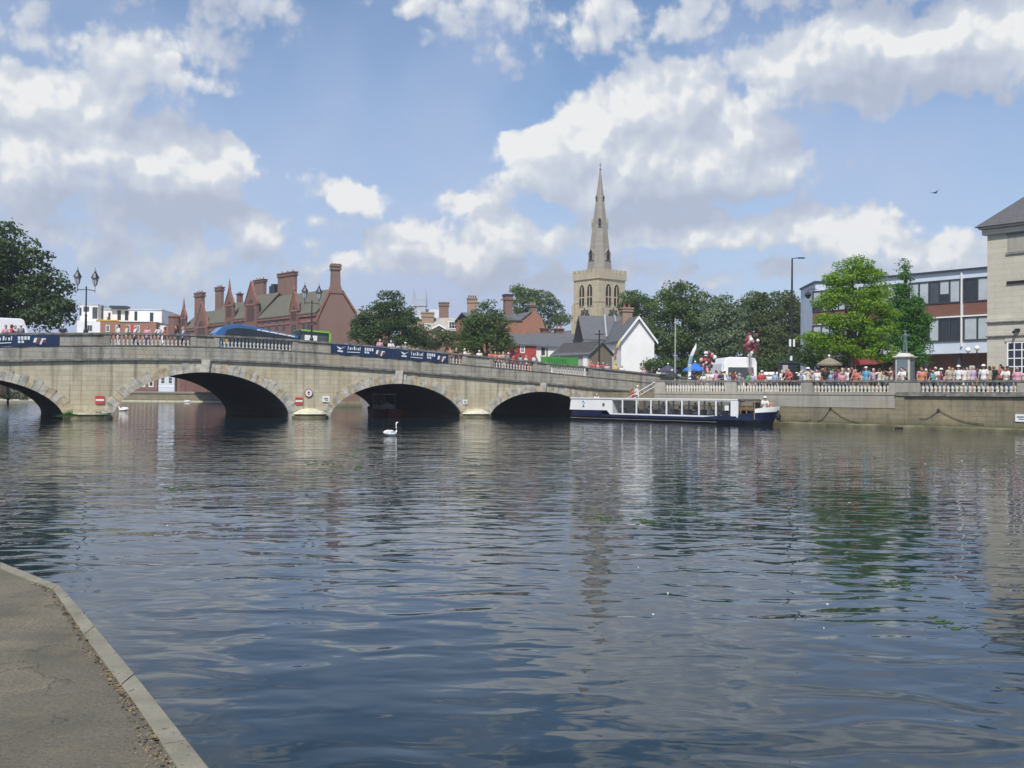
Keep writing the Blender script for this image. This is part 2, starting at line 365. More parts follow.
# ------------------------------------------------------------ water
def water_mat():
    m, nt, b = nodes('river water')
    tc = N(nt, 'ShaderNodeTexCoord')
    def nz(scale, sx, sy, det, rot=0, rough=.5, dist=0):
        mp = N(nt, 'ShaderNodeMapping'); mp.inputs['Scale'].default_value = (sx, sy, 1); mp.inputs['Rotation'].default_value = (0,0,rot)
        L(nt, tc.outputs['Object'], mp.inputs[0])
        n = N(nt, 'ShaderNodeTexNoise'); n.inputs['Scale'].default_value = scale; n.inputs['Detail'].default_value = det
        n.inputs['Roughness'].default_value = rough; n.inputs['Distortion'].default_value = dist
        L(nt, mp.outputs[0], n.inputs['Vector']); return n.outputs['Fac']
    swell = nz(1.95, .68, 1.15, .6, R(-8), .5, .6); longw = nz(.42, .7, 1.1, 0, R(20))
    chop = nz(4.2, .7, 1.2, 1.2, R(14), .5, .5)
    fine = nz(7, .8, 1.3, 2, R(25))
    calm = ramp(nt, nz(.05, 1, 1.6, 3), [(.35, .35), (.65, 1.15)])   # patches of calmer water
    calm2 = ramp(nt, nz(.07, 1, 1.5, 2, 1.0), [(.3, .7), (.65, 1.1)])
    h = mathn(nt, 'ADD', mathn(nt, 'MULTIPLY_ADD', longw, WV[3], mathn(nt, 'MULTIPLY', mathn(nt, 'MULTIPLY', swell, calm2), WV[0])), mathn(nt, 'MULTIPLY', mathn(nt, 'MULTIPLY', chop, calm), WV[1]))
    h = mathn(nt, 'ADD', h, mathn(nt, 'MULTIPLY', mathn(nt, 'MULTIPLY', fine, calm), WV[2]))
    bp = N(nt, 'ShaderNodeBump'); bp.inputs['Strength'].default_value = 1; bp.inputs['Distance'].default_value = 1
    L(nt, h, bp.inputs['Height']); L(nt, bp.outputs[0], b.inputs['Normal'])
    c = mixc(nt, nz(.25, 1, 1, 4), (.008,.021,.036), (.015,.028,.034))
    L(nt, c, b.inputs['Base Color']); b.inputs['Roughness'].default_value = .03; b.inputs['IOR'].default_value = 1.333
    return m
WV = (.0215, .0052, .0004, .03)
M['water'] = water_mat()
o = MB(); o.quad((-900,-150,0), (900,-150,0), (900,1150,0), (-900,1150,0)); wo = o.build('river_water', M['water']); tag(wo, kind='structure')

# ------------------------------------------------------------ bridge frame maths
TH = R(29.3); BC, BS = math.cos(TH), math.sin(TH)
B0 = Vector((-.512*68.3, 68.3, 0)); BW = 20.8
def BSof(px, off=0):   # local x on the bridge where pixel column px meets the line at depth offset off
    k = (px-512)/1000; x0 = B0.x - BS*off; y0 = B0.y + BC*off
    return (k*y0 - x0)/(BC - k*BS)
def bw(s, off, z=0): return Vector((B0.x + BC*s - BS*off, B0.y + BS*s + BC*off, z))
def zc(s): return 4.34 - .0695*(math.sqrt((s-13.8)**2 + 169) - 13)      # string course
def ztop(s): return zc(s) + 1.97
def zdeck(s): return ztop(s) - 1.12
ARCH = [(-15.4, 5.3, 2.35), (-1.8, 5.85, 2.86), (13.7, 6.5, 3.5), (29.33, 5.87, 2.86), (43.2, 5.3, 2.33)]
SPR = .1
def intr(c, a, r, s):
    rise = r - SPR; RR = (a*a + rise*rise)/(2*rise)
    sg = math.sqrt(max(0, RR*RR - (s-c)**2)) - (RR - rise); el_ = rise*math.sqrt(max(0, 1-((s-c)/a)**2))
    return SPR + .35*sg + .65*el_
bridge = empty('stone_bridge', B0, TH, label='long pale stone road bridge of low arches crossing the river, balustrade on top', cat='bridge')
SL, SR = -27.0, 63.0
ss = set(np.arange(SL, SR+.01, .5).round(3))
for c, a, r in ARCH:
    for t in np.linspace(-1, 1, 33): ss.add(round(c + a*math.sin(t*math.pi/2), 3))
ss = sorted(ss)
def lower(s, eps):
    for c, a, r in ARCH:
        if c-a <= s+eps and s+eps <= c+a and (c-a < s+eps < c+a): return intr(c, a, r, s)
    return -1.2
mb = [MB(), MB()]
for i in range(len(ss)-1):
    s0, s1 = ss[i], ss[i+1]; mid = (s0+s1)/2
    inside = None
    for A in ARCH:
        if A[0]-A[1] < mid < A[0]+A[1]: inside = A
    if inside: l0, l1 = intr(*inside, s0), intr(*inside, s1)
    else: l0 = l1 = -1.2
    for yi, y in enumerate((0, BW)):
        mb[yi].quad((s0,y,l0), (s1,y,l1), (s1,y,zc(s1)), (s0,y,zc(s0)))
for q in mb: q.build('spandrel_wall', M['bridge_stone'], bridge)
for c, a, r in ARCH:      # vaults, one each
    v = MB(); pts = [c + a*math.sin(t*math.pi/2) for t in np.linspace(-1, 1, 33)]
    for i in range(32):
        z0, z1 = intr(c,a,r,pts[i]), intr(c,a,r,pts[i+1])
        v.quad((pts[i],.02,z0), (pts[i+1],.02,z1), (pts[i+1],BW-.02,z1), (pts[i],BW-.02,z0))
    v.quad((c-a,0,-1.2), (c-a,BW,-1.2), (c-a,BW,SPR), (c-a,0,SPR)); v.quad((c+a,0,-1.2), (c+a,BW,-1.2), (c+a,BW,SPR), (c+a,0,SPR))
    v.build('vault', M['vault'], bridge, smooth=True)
    # voussoirs set along the curve
    v = MB(); rnd = random.Random(int(c*10)+500)
    cp = [(c + a*math.sin(t*math.pi/2), 0) for t in np.linspace(-1, 1, 241)]; cp = [(x, intr(c,a,r,x)) for x, _ in cp]
    cp = [(c-a, -.05)] + cp + [(c+a, -.05)]
    cl_ = [0]
    for p, q in zip(cp[:-1], cp[1:]): cl_.append(cl_[-1] + math.hypot(q[0]-p[0], q[1]-p[1]))
    def cat_(d):
        x = float(np.interp(d, cl_, [p[0] for p in cp])); z = float(np.interp(d, cl_, [p[1] for p in cp]))
        x2 = float(np.interp(min(d+.25, cl_[-1]), cl_, [p[0] for p in cp])); z2 = float(np.interp(min(d+.25, cl_[-1]), cl_, [p[1] for p in cp]))
        x1 = float(np.interp(max(d-.25, 0), cl_, [p[0] for p in cp])); z1 = float(np.interp(max(d-.25, 0), cl_, [p[1] for p in cp]))
        l = math.hypot(x2-x1, z2-z1); nx, nz = -(z2-z1)/l, (x2-x1)/l; return x, z, nx, max(.12, nz)
    n = int(cl_[-1]/.46)|1
    for k in range(n):
        A_, B_ = cat_(cl_[-1]*k/n + .014), cat_(cl_[-1]*(k+1)/n - .014)
        dep = (.64 if k % 2 else .78) + rnd.uniform(-.03,.03)
        xm_ = (A_[0]+B_[0])/2; dep = min(dep, (zc(xm_) - .06 - max(A_[1], B_[1]))/max(A_[3], B_[3]))
        yy = -.03 - rnd.uniform(0,.03)
        v.prism([(A_[0]-A_[2]*.02, A_[1]-A_[3]*.02), (B_[0]-B_[2]*.02, B_[1]-B_[3]*.02), (B_[0]+B_[2]*dep, B_[1]+B_[3]*dep), (A_[0]+A_[2]*dep, A_[1]+A_[3]*dep)], yy, .25, rnd.choice((0,0,0,1,2)))
    v.build('arch_ring', [M['voussoir'], M['voussoir_b'], M['voussoir_c']], bridge)
    v = MB(); v.prism([(c-.24, r-.02), (c+.24, r-.02), (c+.34, zc(c)+.10), (c-.34, zc(c)+.10)], -.20, .2); v.build('keystone', M['voussoir'], bridge)
def strip(name, zf0, zf1, y0, y1, mat, s0=SL, s1=SR, step=1.0):
    v = MB(); n = max(1, int((s1-s0)/step))
    for i in range(n):
        a = s0 + (s1-s0)*i/n; b = s0 + (s1-s0)*(i+1)/n
        v.add([(a,y0,zf0(a)),(b,y0,zf0(b)),(b,y1,zf0(b)),(a,y1,zf0(a)),(a,y0,zf1(a)),(b,y0,zf1(b)),(b,y1,zf1(b)),(a,y1,zf1(a))],
              [(0,3,2,1),(4,5,6,7),(0,1,5,4),(2,3,7,6)] + ([(3,0,4,7)] if i == 0 else []) + ([(1,2,6,5)] if i == n-1 else []))
    return v.build(name, mat, bridge)
for yb, ys in ((0, 1), (BW, -1)):
    def Y(a, b): return (yb + ys*a, yb + ys*b)
    strip('string_course', lambda s: zc(s)-.02, lambda s: zc(s)+.13, *Y(-.17, .3), M['coping'])
    strip('blocking_course', lambda s: zc(s)+.13, lambda s: zc(s)+1.02, *Y(-.04, .36), M['weathered'])
    strip('plinth_ledge', lambda s: zc(s)+1.02, lambda s: zc(s)+1.10, *Y(-.08, .42), M['coping'])
    strip('coping', lambda s: ztop(s)-.14, lambda s: ztop(s), *Y(-.10, .42), M['coping'])
# parapet panels and balusters between them
openings = [(BSof(-90),BSof(-8)), (BSof(109),BSof(190)), (BSof(219),BSof(292)), (BSof(449),BSof(462)), (BSof(493),BSof(533)), (BSof(550),BSof(588))]
solids = []; cur_ = SL
for a, b in openings: solids.append((cur_, a)); cur_ = b
solids.append((cur_, SR))
def parapet(yb, ys):
    for a, b in solids:
        v = MB(); n = max(1, int((b-a)/1.5))
        for i in range(n):
            p, q = a+(b-a)*i/n, a+(b-a)*(i+1)/n
            y0, y1 = sorted((yb+ys*0.0, yb+ys*.32))
            v.add([(p,y0,zc(p)+1.10),(q,y0,zc(q)+1.10),(q,y1,zc(q)+1.10),(p,y1,zc(p)+1.10),(p,y0,ztop(p)-.14),(q,y0,ztop(q)-.14),(q,y1,ztop(q)-.14),(p,y1,ztop(p)-.14)],
                  [(0,3,2,1),(4,5,6,7),(0,1,5,4),(2,3,7,6),(3,0,4,7),(1,2,6,5)])
        # raised edge piers
        for e in (a+.02, b-.42):
            y0, y1 = sorted((yb-ys*.05, yb+ys*.1))
            v.box(e, e+.4, y0, y1, zc(e)+1.10, ztop(e+.2)-.15)
        v.build('parapet_panel', M['weathered'], bridge)
parapet(0, 1)
bprof = [(.085,0),(.085,.05),(.05,.08),(.06,.14),(.095,.28),(.085,.36),(.045,.52),(.04,.6),(.06,.64),(.085,.67),(.085,.73)]
bme = MB(); bme.lathe(bprof, n=8); bmesh_ = bme.mesh('baluster', M['baluster'], True)
for a, b in openings:
    n = int((b-a)/.27)
    if b < 0: n = 0
    for i in range(n):
        s = a + (b-a)*(i+.5)/n
        o = bpy.data.objects.new('baluster', bmesh_); COL.objects.link(o); o.parent = bridge; o.location = (s, .16, zc(s)+1.10); o.scale = (1,1,1.0)
strip('far_parapet', lambda s: zc(s)+1.10, lambda s: ztop(s)-.14, BW-.30, BW-.02, M['weathered'])
# deck
v = MB(); n = 60
for i in range(n):
    a = SL+(SR-SL)*i/n; b = SL+(SR-SL)*(i+1)/n
    v.quad((a,.36,zdeck(a)+.0), (b,.36,zdeck(b)), (b,3.0,zdeck(b)), (a,3.0,zdeck(a)), 0)
    v.quad((a,3.0,zdeck(a)), (b,3.0,zdeck(b)), (b,3.0,zdeck(b)-.13), (a,3.0,zdeck(a)-.13), 0)
    v.quad((a,3.0,zdeck(a)-.13), (b,3.0,zdeck(b)-.13), (b,BW-3,zdeck(b)-.13), (a,BW-3,zdeck(a)-.13), 1)
    v.quad((a,BW-3,zdeck(a)-.13), (b,BW-3,zdeck(b)-.13), (b,BW-3,zdeck(b)), (a,BW-3,zdeck(a)), 0)
    v.quad((a,BW-3,zdeck(a)), (b,BW-3,zdeck(b)), (b,BW-.36,zdeck(b)), (a,BW-.36,zdeck(a)), 0)
    if i % 2 == 0: v.quad((a,BW/2-.07,zdeck(a)-.126), (b,BW/2-.07,zdeck(b)-.126), (b,BW/2+.07,zdeck(b)-.126), (a,BW/2+.07,zdeck(a)-.126), 2)
rd = v.build('road', [M['paving'], M['asphalt'], M['whitepaint']]); rd.location = B0; rd.rotation_euler.z = TH; tag(rd, kind='structure')
# cutwaters on the piers
piers = [((ARCH[i][0]+ARCH[i][1]) + (ARCH[i+1][0]-ARCH[i+1][1]))/2 for i in range(4)]
for k, s in enumerate(piers):
    v = MB(); flat = (k == 1)
    hw = 1.35 if not flat else 1.5
    arc = lambda r, n=14: [(s - r*math.cos(math.pi*i/n), -r*.75*math.sin(math.pi*i/n) - .001) for i in range(n+1)]
    v.prismz(arc(hw+.12), -1.0, .20, 1)
    v.prismz(arc(hw-.2), .20, .34, 1)
    if flat:
        v.prismz(arc(hw-.05), .34, .46, 0)
    else:
        prof = [(hw, .34), (hw*.97, .40), (hw*.80, .56), (hw*.55, .70), (hw*.25, .78), (.05, .80)]
        for j in range(len(prof)-1):
            A_, B_ = arc(prof[j][0]), arc(prof[j+1][0])
            for i in range(14):
                v.quad((*A_[i],prof[j][1]), (*A_[i+1],prof[j][1]), (*B_[i+1],prof[j+1][1]), (*B_[i],prof[j+1][1]), 0)
        v.prismz(arc(hw), .339, .341, 0)
    v.build('cutwater', [M['cutcap'], M['slime']], bridge)
v = MB()                                  # damp band at the foot of the piers
for (c, a, r), (c2, a2, r2) in zip(ARCH[:-1], ARCH[1:]): v.box(c+a, c2-a2, -.03, 0.1, -.6, .16)
v.box(ARCH[-1][0]+ARCH[-1][1], 58, -.03, .1, -.6, .16)
v.build('pier_footing', M['slime'], bridge)
# signs bolted to the piers
def bsign(px, py):
    s = BSof(px); return s, P(px, py, bw(s,0).y).z
for px, lab in ((100, 'red and white no entry board on the bridge pier, near the left photo edge'), (299, 'red and white no entry board on the bridge pier beside the round sign')):
    s, z = bsign(px, 401 if px > 200 else 400); e = empty('no_entry_sign', bw(s, -.03, z), TH, label=lab, cat='sign', group='no entry boards on the bridge piers')
    v = MB(); v.box(-.30,.30,-.05,0,-.28,.28); v.build('board', M['signred'], e)
    v = MB(); v.box(-.28,.28,-.062,-.052,-.07,.07); v.build('white_bar', M['whitepaint'], e)
s, z = bsign(308.5, 393); e = empty('round_sign', bw(s,-.03,z), TH, label='round white sign with dark rim above the cutwater of the bridge pier', cat='sign')
def disc(v, r, y0, y1, n=24, m=0): v.prism([(r*math.cos(2*math.pi*i/n), r*math.sin(2*math.pi*i/n)) for i in range(n)], y0, y1, m)
v = MB(); disc(v, .33, -.05, 0); v.build('rim', M['maroon'], e)
v = MB(); disc(v, .27, -.062, -.051); v.build('disc', M['whitepaint'], e)
v = MB(); v.prism([(-.12,-.02),(.12,-.02),(0,.17)], -.07, -.063); v.box(-.1,.1,-.07,-.063,-.13,-.08); v.build('symbol', M['iron'], e)
for px, py, wd, hh, lab in ((326,399,.30,.24,'small white notice board on the pier, right of the round sign'), (465,402,.2,.2,'small white notice on the pier between the two rightmost arches')):
    s, z = bsign(px, py); e = empty('notice_board', bw(s,-.03,z), TH, label=lab, cat='sign')
    v = MB(); v.box(-wd,wd,-.05,0,-hh,hh); v.build('board', M['whitepaint'], e)
    v = MB(); v.box(-wd*.6,wd*.5,-.06,-.051,-.03,.08); v.box(-wd*.3,wd*.6,-.06,-.051,-.14,-.08); v.build('lettering', M['plaque'], e)
# banners
def banner(pa, pb, label, drop=None, logos=True):
    a, b = BSof(pa), BSof(pb); s0 = a
    e = empty('vinyl_banner', bw(a, -.11, 0), TH, label=label, cat='banner', group='navy banners tied along the bridge parapet')
    n = 24; v = MB()
    def top(s): return ztop(s) - .12 - (drop(s) if drop else 0)
    def bot(s): return zc(s) + 1.06 + .02*math.sin(s*3)
    for i in range(n):
        p, q = a+(b-a)*i/n, a+(b-a)*(i+1)/n
        w0 = .02*math.sin(p*4); w1 = .02*math.sin(q*4)
        v.add([(p-s0,w0,bot(p)),(q-s0,w1,bot(q)),(q-s0,w1,top(q)),(p-s0,w0,top(p)),(p-s0,w0+.015,bot(p)),(q-s0,w1+.015,bot(q)),(q-s0,w1+.015,top(q)),(p-s0,w0+.015,top(p))],
              [(0,1,2,3),(7,6,5,4),(0,4,5,1),(3,2,6,7)])
    v.build('cloth', M['banner'], e)
    v = MB(); u = MB()
    def q4(mbx, x, z, dx, dz, sl=0, m=0):   # print patch following slope
        s = s0+x; base = bot(s); hgt = top(s)-bot(s)
        x1 = x+dx; b1 = bot(s0+x1)
        mbx.add([(x,-.028,base+z*hgt),(x1,-.028,b1+z*hgt),(x1+sl,-.028,b1+(z+dz)*hgt),(x+sl,-.028,base+(z+dz)*hgt)], [(0,1,2,3)], m)
    W = b-a; k = 0
    x = .45 if logos else .8
    rn = random.Random(int(pa))
    while x + 3.6 < W + 1.4:
        # winged tick mark
        for (ax, az, bx_, bz, cx_, cz) in ((.0,.78,.28,.42,.42,.62), (.42,.62,.28,.42,.8,.85)):
            s = s0+x; vs = []
            for (xx, zz) in ((ax,az),(bx_,bz),(cx_,cz)):
                S_ = s0+x+xx; vs.append((x+xx, -.028, bot(S_)+zz*(top(S_)-bot(S_))))
            if x+.8 < W: v.add(vs, [(0,1,2)])
        if x+.6 < W: q4(v, x+.1, .22, .45, .16)
        for j in range(7):                        # row of letters
            if x+.95+j*.17+.1 < W: q4(v, x+.95+j*.17, .5, .055 + .05*(j%2), .25 + .12*((j*5)%3 == 0), .02)
        if x+2 < W: q4(v, x+.9, .24, 1.1, .07)
        for j in range(4):
            if x+2.4+j*.2+.16 < W: q4(v, x+2.4+j*.2, .55, .14, .3)
        if x+2.95 < W: q4(v, x+2.4, .28, .16, .2); q4(v, x+2.62, .28, .16, .2)
        if x+4.1 < W:
            for (dx_, z_, w_, h_) in ((3.35,.3,.3,.4),(3.75,.1,.12,.35)): q4(v, x+dx_, z_, w_, h_, .08)
            for (dx_, z_, w_, h_) in ((3.5,.15,.25,.55),(3.9,.25,.2,.3)): q4(u, x+dx_, z_+.0, w_, h_, .1)
            q4(v, x+3.85, .35, .28, .3, .02)
        x += 4.35
    for f in v.v: pass
    v.build('print', M['bannerwhite'], e)
    if u.v:
        u.v = [(p[0], p[1]-.004, p[2]) for p in u.v]; u.build('picture', M['bannerred'], e)
banner(330, 394, 'navy banner with white print tied to the bridge parapet under the dark yew tree')
banner(394.5, 447.5, 'navy banner with white print on the bridge parapet, ending right of the yew tree')
banner(-30, 58, 'navy banner with white print tied to the bridge parapet in front of the white van', drop=lambda s: .0)
# ------------------------------------------------------------ quay
QA = R(130); QX, QY = math.cos(QA), math.sin(QA)          # along the quay, away to the left
Q0 = Vector((.512*59, 59, 0))
INL = Vector((-math.sin(QA)*-1, math.cos(QA)*-1, 0))      # inland, away from the river
INL = Vector((.766, .643, 0))
def QSof(px, off=0):
    k = (px-512)/1000; o = Q0 + INL*off
    return (k*o.y - o.x)/(QX - k*QY)
def qw(s, off, z=0):
    p = Q0 + INL*off + Vector((QX, QY, 0))*s; p.z = z; return p
SE = QSof(655); SM = QSof(896)
DECKZ = 2.25
def qtop(s): return 3.10 + .19*max(0, min(1, s/29))
def quay(name, s0, s1, label, left):
    e = empty(name, Q0, QA, label=label, cat='wall')      # local +y is the river side
    v = MB(); v.box(s0, s1, -.7, 0, -1.5, (2.0 if left else 2.12)); 
    if left:
        v2 = MB(); v2.box(s0, s1, -.7, .03, 1.32, 2.18); v2.build('upper_band', M['quay_band'], e)
        v = MB(); v.box(s0, s1, -.7, 0, -1.5, 1.319)
    v.build('wall', M['quay_stone'], e)
    v = MB(); v.prismx([(-.5,-.6),(.22,-.6),(.22,.16),(.0,.24),(-.5,.24)], s0, s1); v.build('footing', M['slime'], e)
    v = MB()
    if left: v.box(s0, s1, -.5, .07, 2.181, 2.36)
    else: v.box(s0, s1, -.5, .16, 2.121, 2.30); v.box(s0, s1, -.5, .06, 2.301, 2.38)
    v.build('ledge', M['quay_band'] if left else M['coping'], e)
    zl = 2.36 if left else 2.38
    v = MB(); n = 12
    for i in range(n):
        a = s0+(s1-s0)*i/n; b = s0+(s1-s0)*(i+1)/n
        v.add([(a,-.38,qtop(a)-.12),(b,-.38,qtop(b)-.12),(b,.05,qtop(b)-.12),(a,.05,qtop(a)-.12),(a,-.38,qtop(a)),(b,-.38,qtop(b)),(b,.05,qtop(b)),(a,.05,qtop(a))],
              [(0,3,2,1),(4,5,6,7),(0,1,5,4),(2,3,7,6),(3,0,4,7),(1,2,6,5)])
    v.build('coping', M['coping'], e)
    return e, zl
ql, zl = quay('quay_wall', SM-.0, SE, 'low brown river wall with pale band and balustrade, behind the tour boat', True)
qr, zr = quay('quay_wall', -14, SM-.001, 'dark brown river wall with jutting ledge and balustrade, right of the monument', False)
def qseg(e, zl, pa, pb, solid):
    b, a = QSof(pa), QSof(pb)
    if solid:
        v = MB(); v.box(a, b, -.34, .02, zl, qtop(a)-.121); v.build('pedestal', M['quay_band'], e)
    else:
        n = int((b-a)/.265)
        for i in range(n):
            s = a+(b-a)*(i+.5)/n
            o = bpy.data.objects.new('baluster', bmesh_); COL.objects.link(o); o.parent = e; o.location = (s, -.16, zl)
            o.scale = (1.15, 1.15, (qtop(s)-.12-zl)/.73)
for pa, pb, so_ in ((655.2,665,1),(665,726,0),(726,736.5,1),(736.5,801,0),(801,812.5,1),(812.5,889,0),(889,895.8,1)): qseg(ql, zl, pa, pb, so_)
for pa, pb, so_ in ((896.2,920,1),(920,1017,0),(1017,1040,1)): qseg(qr, zr, pa, pb, so_)
b_, a_ = QSof(1040), -14
v = MB(); v.box(a_, b_, -.34, .02, zr, 2.95); v.build('pedestal', M['quay_band'], qr)
v = MB(); s0 = QSof(905); v.box(s0, SM-.002, .001, .10, -.3, 2.1); v.build('pilaster', M['quay_stone'], qr)
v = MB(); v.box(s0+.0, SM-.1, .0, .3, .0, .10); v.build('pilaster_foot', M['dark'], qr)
# mooring chains hung on the wall
def chain(px, py, ends, label):
    s = QSof(px); z = P(px, py, qw(s,0).y).z
    e = empty('mooring_chain', qw(s, -.03, z), QA, label=label, cat='chain', group='chains drooping on the river wall')
    v = MB(); v.ball((0,.03,0), .09); v.build('ring', M['chain'], e)
    v = MB()
    for (px1, py1) in ends:
        s1 = QSof(px1); z1 = P(px1, py1, qw(s1,0).y).z; pts = []
        for i in range(13):
            t = i/12; pts.append((-(s-s1)*t if False else (s1-s)*t, .03, (z1-z)*t - .22*math.sin(math.pi*t)))
        v.tube(pts, .018, 6)
    v.build('links', M['chain'], e)
chain(831, 408, [(818,421),(862,423)], 'dark chain drooping in two swags below the bright green tree')
chain(939, 410, [(920,418),(985,424)], 'dark chain drooping in two swags right of the monument')
chain(781, 421, [(770,420),(812,419)], 'dark chain hanging low along the wall just right of the tour boat bow')
s = QSof(1021); e = empty('white_notice', qw(s, -.02, P(1021,418,qw(s,0).y).z), QA, label='small white notice at the foot of the wall, right edge of the photo', cat='sign')
v = MB(); v.box(-.3,.3,0,.04,-.22,.22); v.build('board', M['whitepaint'], e)
v = MB(); v.box(-.2,.2,.045,.05,.02,.1); v.box(-.2,.1,.045,.05,-.1,-.04); v.build('lettering', M['plaque'], e)

# steps from the quay end down to the landing stage
st = empty('landing_steps', qw(SE, 0, 0), QA, label='stone steps leading down to the water behind the tour boat stern', cat='steps')
v = MB(); n = 11; run = 3.9
for i in range(n): v.box(i*run/n+.001, (i+1)*run/n, -2.2, -.02, -1.5, 2.25 - (i+1)*1.7/n)
v.build('flight', M['quay_stone'], st)
v = MB(); v.box(run, run+5.5, -2.2, 0, -1.5, .45); v.build('landing', M['slime'], st)
v = MB()
v.tube([(-.3,-.15,3.3),(0,-.15,3.2),(run,-.15,1.5),(run+.4,-.15,1.45)], .035)
v.tube([(-.0,-.15,2.85),(run,-.15,1.15)], .03)
for x, z in ((0,2.25),(run*.5,1.4),(run,.55)): v.tube([(x,-.15,z-.1),(x,-.15,z+.98)], .03)
v.build('handrail', M['whitepaint'], st)
v = MB(); v.box(-.5, run+5.5, -2.6, -2.201, -1.5, 2.3); v.build('retaining_wall', M['quay_stone'], st)

# ------------------------------------------------------------ land
def land(name, poly, z, mat, zb=-2):
    v = MB(); v.prismz(poly, zb, z); o = v.build(name, mat); tag(o, kind='structure'); return o
pq0 = qw(-14, .5); pq1 = qw(SE, .5); 
nb = bw(63, BW)
north = [(pq0.x, pq0.y), (pq1.x, pq1.y), tuple(qw(SE, 2.6))[:2], tuple(qw(SE+9.4, 2.6))[:2], tuple(bw(50.5, .9))[:2], tuple(bw(50.5, BW-.4))[:2],
         (-15.5, 134), (-64, 223), (-320, 224), (-880, 260), (-880, 1130), (880, 1130), (880, -140), (200,-140), (90, -16)]
# split off the strip under the bridge ramp: land lies below the deck there
land('ground', [north[0], north[1], north[2], tuple(bw(58, -1.5))[:2], tuple(bw(60, .5))[:2], tuple(bw(60, BW))[:2], *north[5:]], DECKZ-.02, M['paving'])
south = [(-4.9,9.5), (-54, 57.5), tuple(bw(-22,0))[:2], tuple(bw(-22,BW))[:2], (-100, 120), (-190, 223), (-700, 226), (-880, 228), (-880,-140), (-4,-140), (-4, 9.4)]
land('grass_bank', [(-5.3,9.4), (-54.5,57.5), *south[2:9], (-9,-140)], .27, M['grass'])
land('embankment', [(-57,52), (-54.5,57.5), *south[2:9], (-200,-140), (-90,40)], 1.9, M['grass'])
# path and kerb in the near corner
oute = [(-160,500),(-60,543),(0,561),(30,573),(59,584.5),(80,607),(101,632),(124,659),(148,688),(180,728),(212,768)]
inne = [(-160,505),(-60,549),(0,568),(28,579),(53,589),(71,615),(89,642),(110,670),(133.5,700),(156,734),(178,768)]
O_ = [PG(x, y, .3) for x, y in oute]; I_ = [PG(x, y, .3) for x, y in inne]
d_ = (O_[-1]-O_[-2]).normalized()
for k in (3, 12): O_.append(O_[10]+d_*k); I_.append(I_[10]+d_*k)
v = MB(); rn = random.Random(3)
def samp(A, t):
    i = min(int(t), len(A)-2); return A[i].lerp(A[i+1], t-i)
T = [0,1,2,4-.02,5.75,7.5,9.3,10.5,11,12]
for i in range(len(T)-1):
    a, b = T[i]+.008, T[i+1]-.008; steps = 5; dz = rn.uniform(-.003,.003)
    for k in range(steps):
        t0 = a+(b-a)*k/steps; t1 = a+(b-a)*(k+1)/steps
        p0, p1, q0, q1 = samp(O_,t0), samp(O_,t1), samp(I_,t0), samp(I_,t1)
        z = Vector((0,0,.3+dz)); f = lambda p, h: (p.x, p.y, h)
        c0 = p0.lerp(q0,.1); c1 = p1.lerp(q1,.1)
        v.add([f(q0,.3+dz), f(q1,.3+dz), f(c1,.3+dz), f(c0,.3+dz), f(p1,.285), f(p0,.285), f(p1,-.5), f(p0,-.5), f(q0,-.1), f(q1,-.1)],
              [(0,1,2,3),(3,2,4,5),(5,4,6,7),(1,0,8,9)] + ([(0,3,5,7,8)] if k == 0 else []) + ([(1,2,4,6,9)] if k == steps-1 else []))
def kerbmat():
    m, nt, b = nodes('concrete kerb'); vv = coords(nt)
    a = noise(nt, vv, 3, 5, .6); f = noise(nt, vv, 60, 4, .6); pits = noise(nt, vv, 22, 2)
    c = mixc(nt, ramp(nt, a, [(.3,0),(.7,1)]), (.16,.15,.11), (.275,.26,.20))
    c = mixc(nt, ramp(nt, f, [(.55,0),(.75,.6)]), c, (.12,.11,.085))
    c = mixc(nt, ramp(nt, pits, [(.66,0),(.71,.8)]), c, (.1,.08,.05))
    L(nt, c, b.inputs['Base Color']); b.inputs['Roughness'].default_value = .9
    bp = N(nt, 'ShaderNodeBump'); bp.inputs['Distance'].default_value = .004; L(nt, mathn(nt,'SUBTRACT', f, ramp(nt, pits, [(.66,0),(.71,1)])), bp.inputs['Height']); L(nt, bp.outputs[0], b.inputs['Normal'])
    return m
kb = v.build('kerb', kerbmat()); tag(kb, kind='structure')
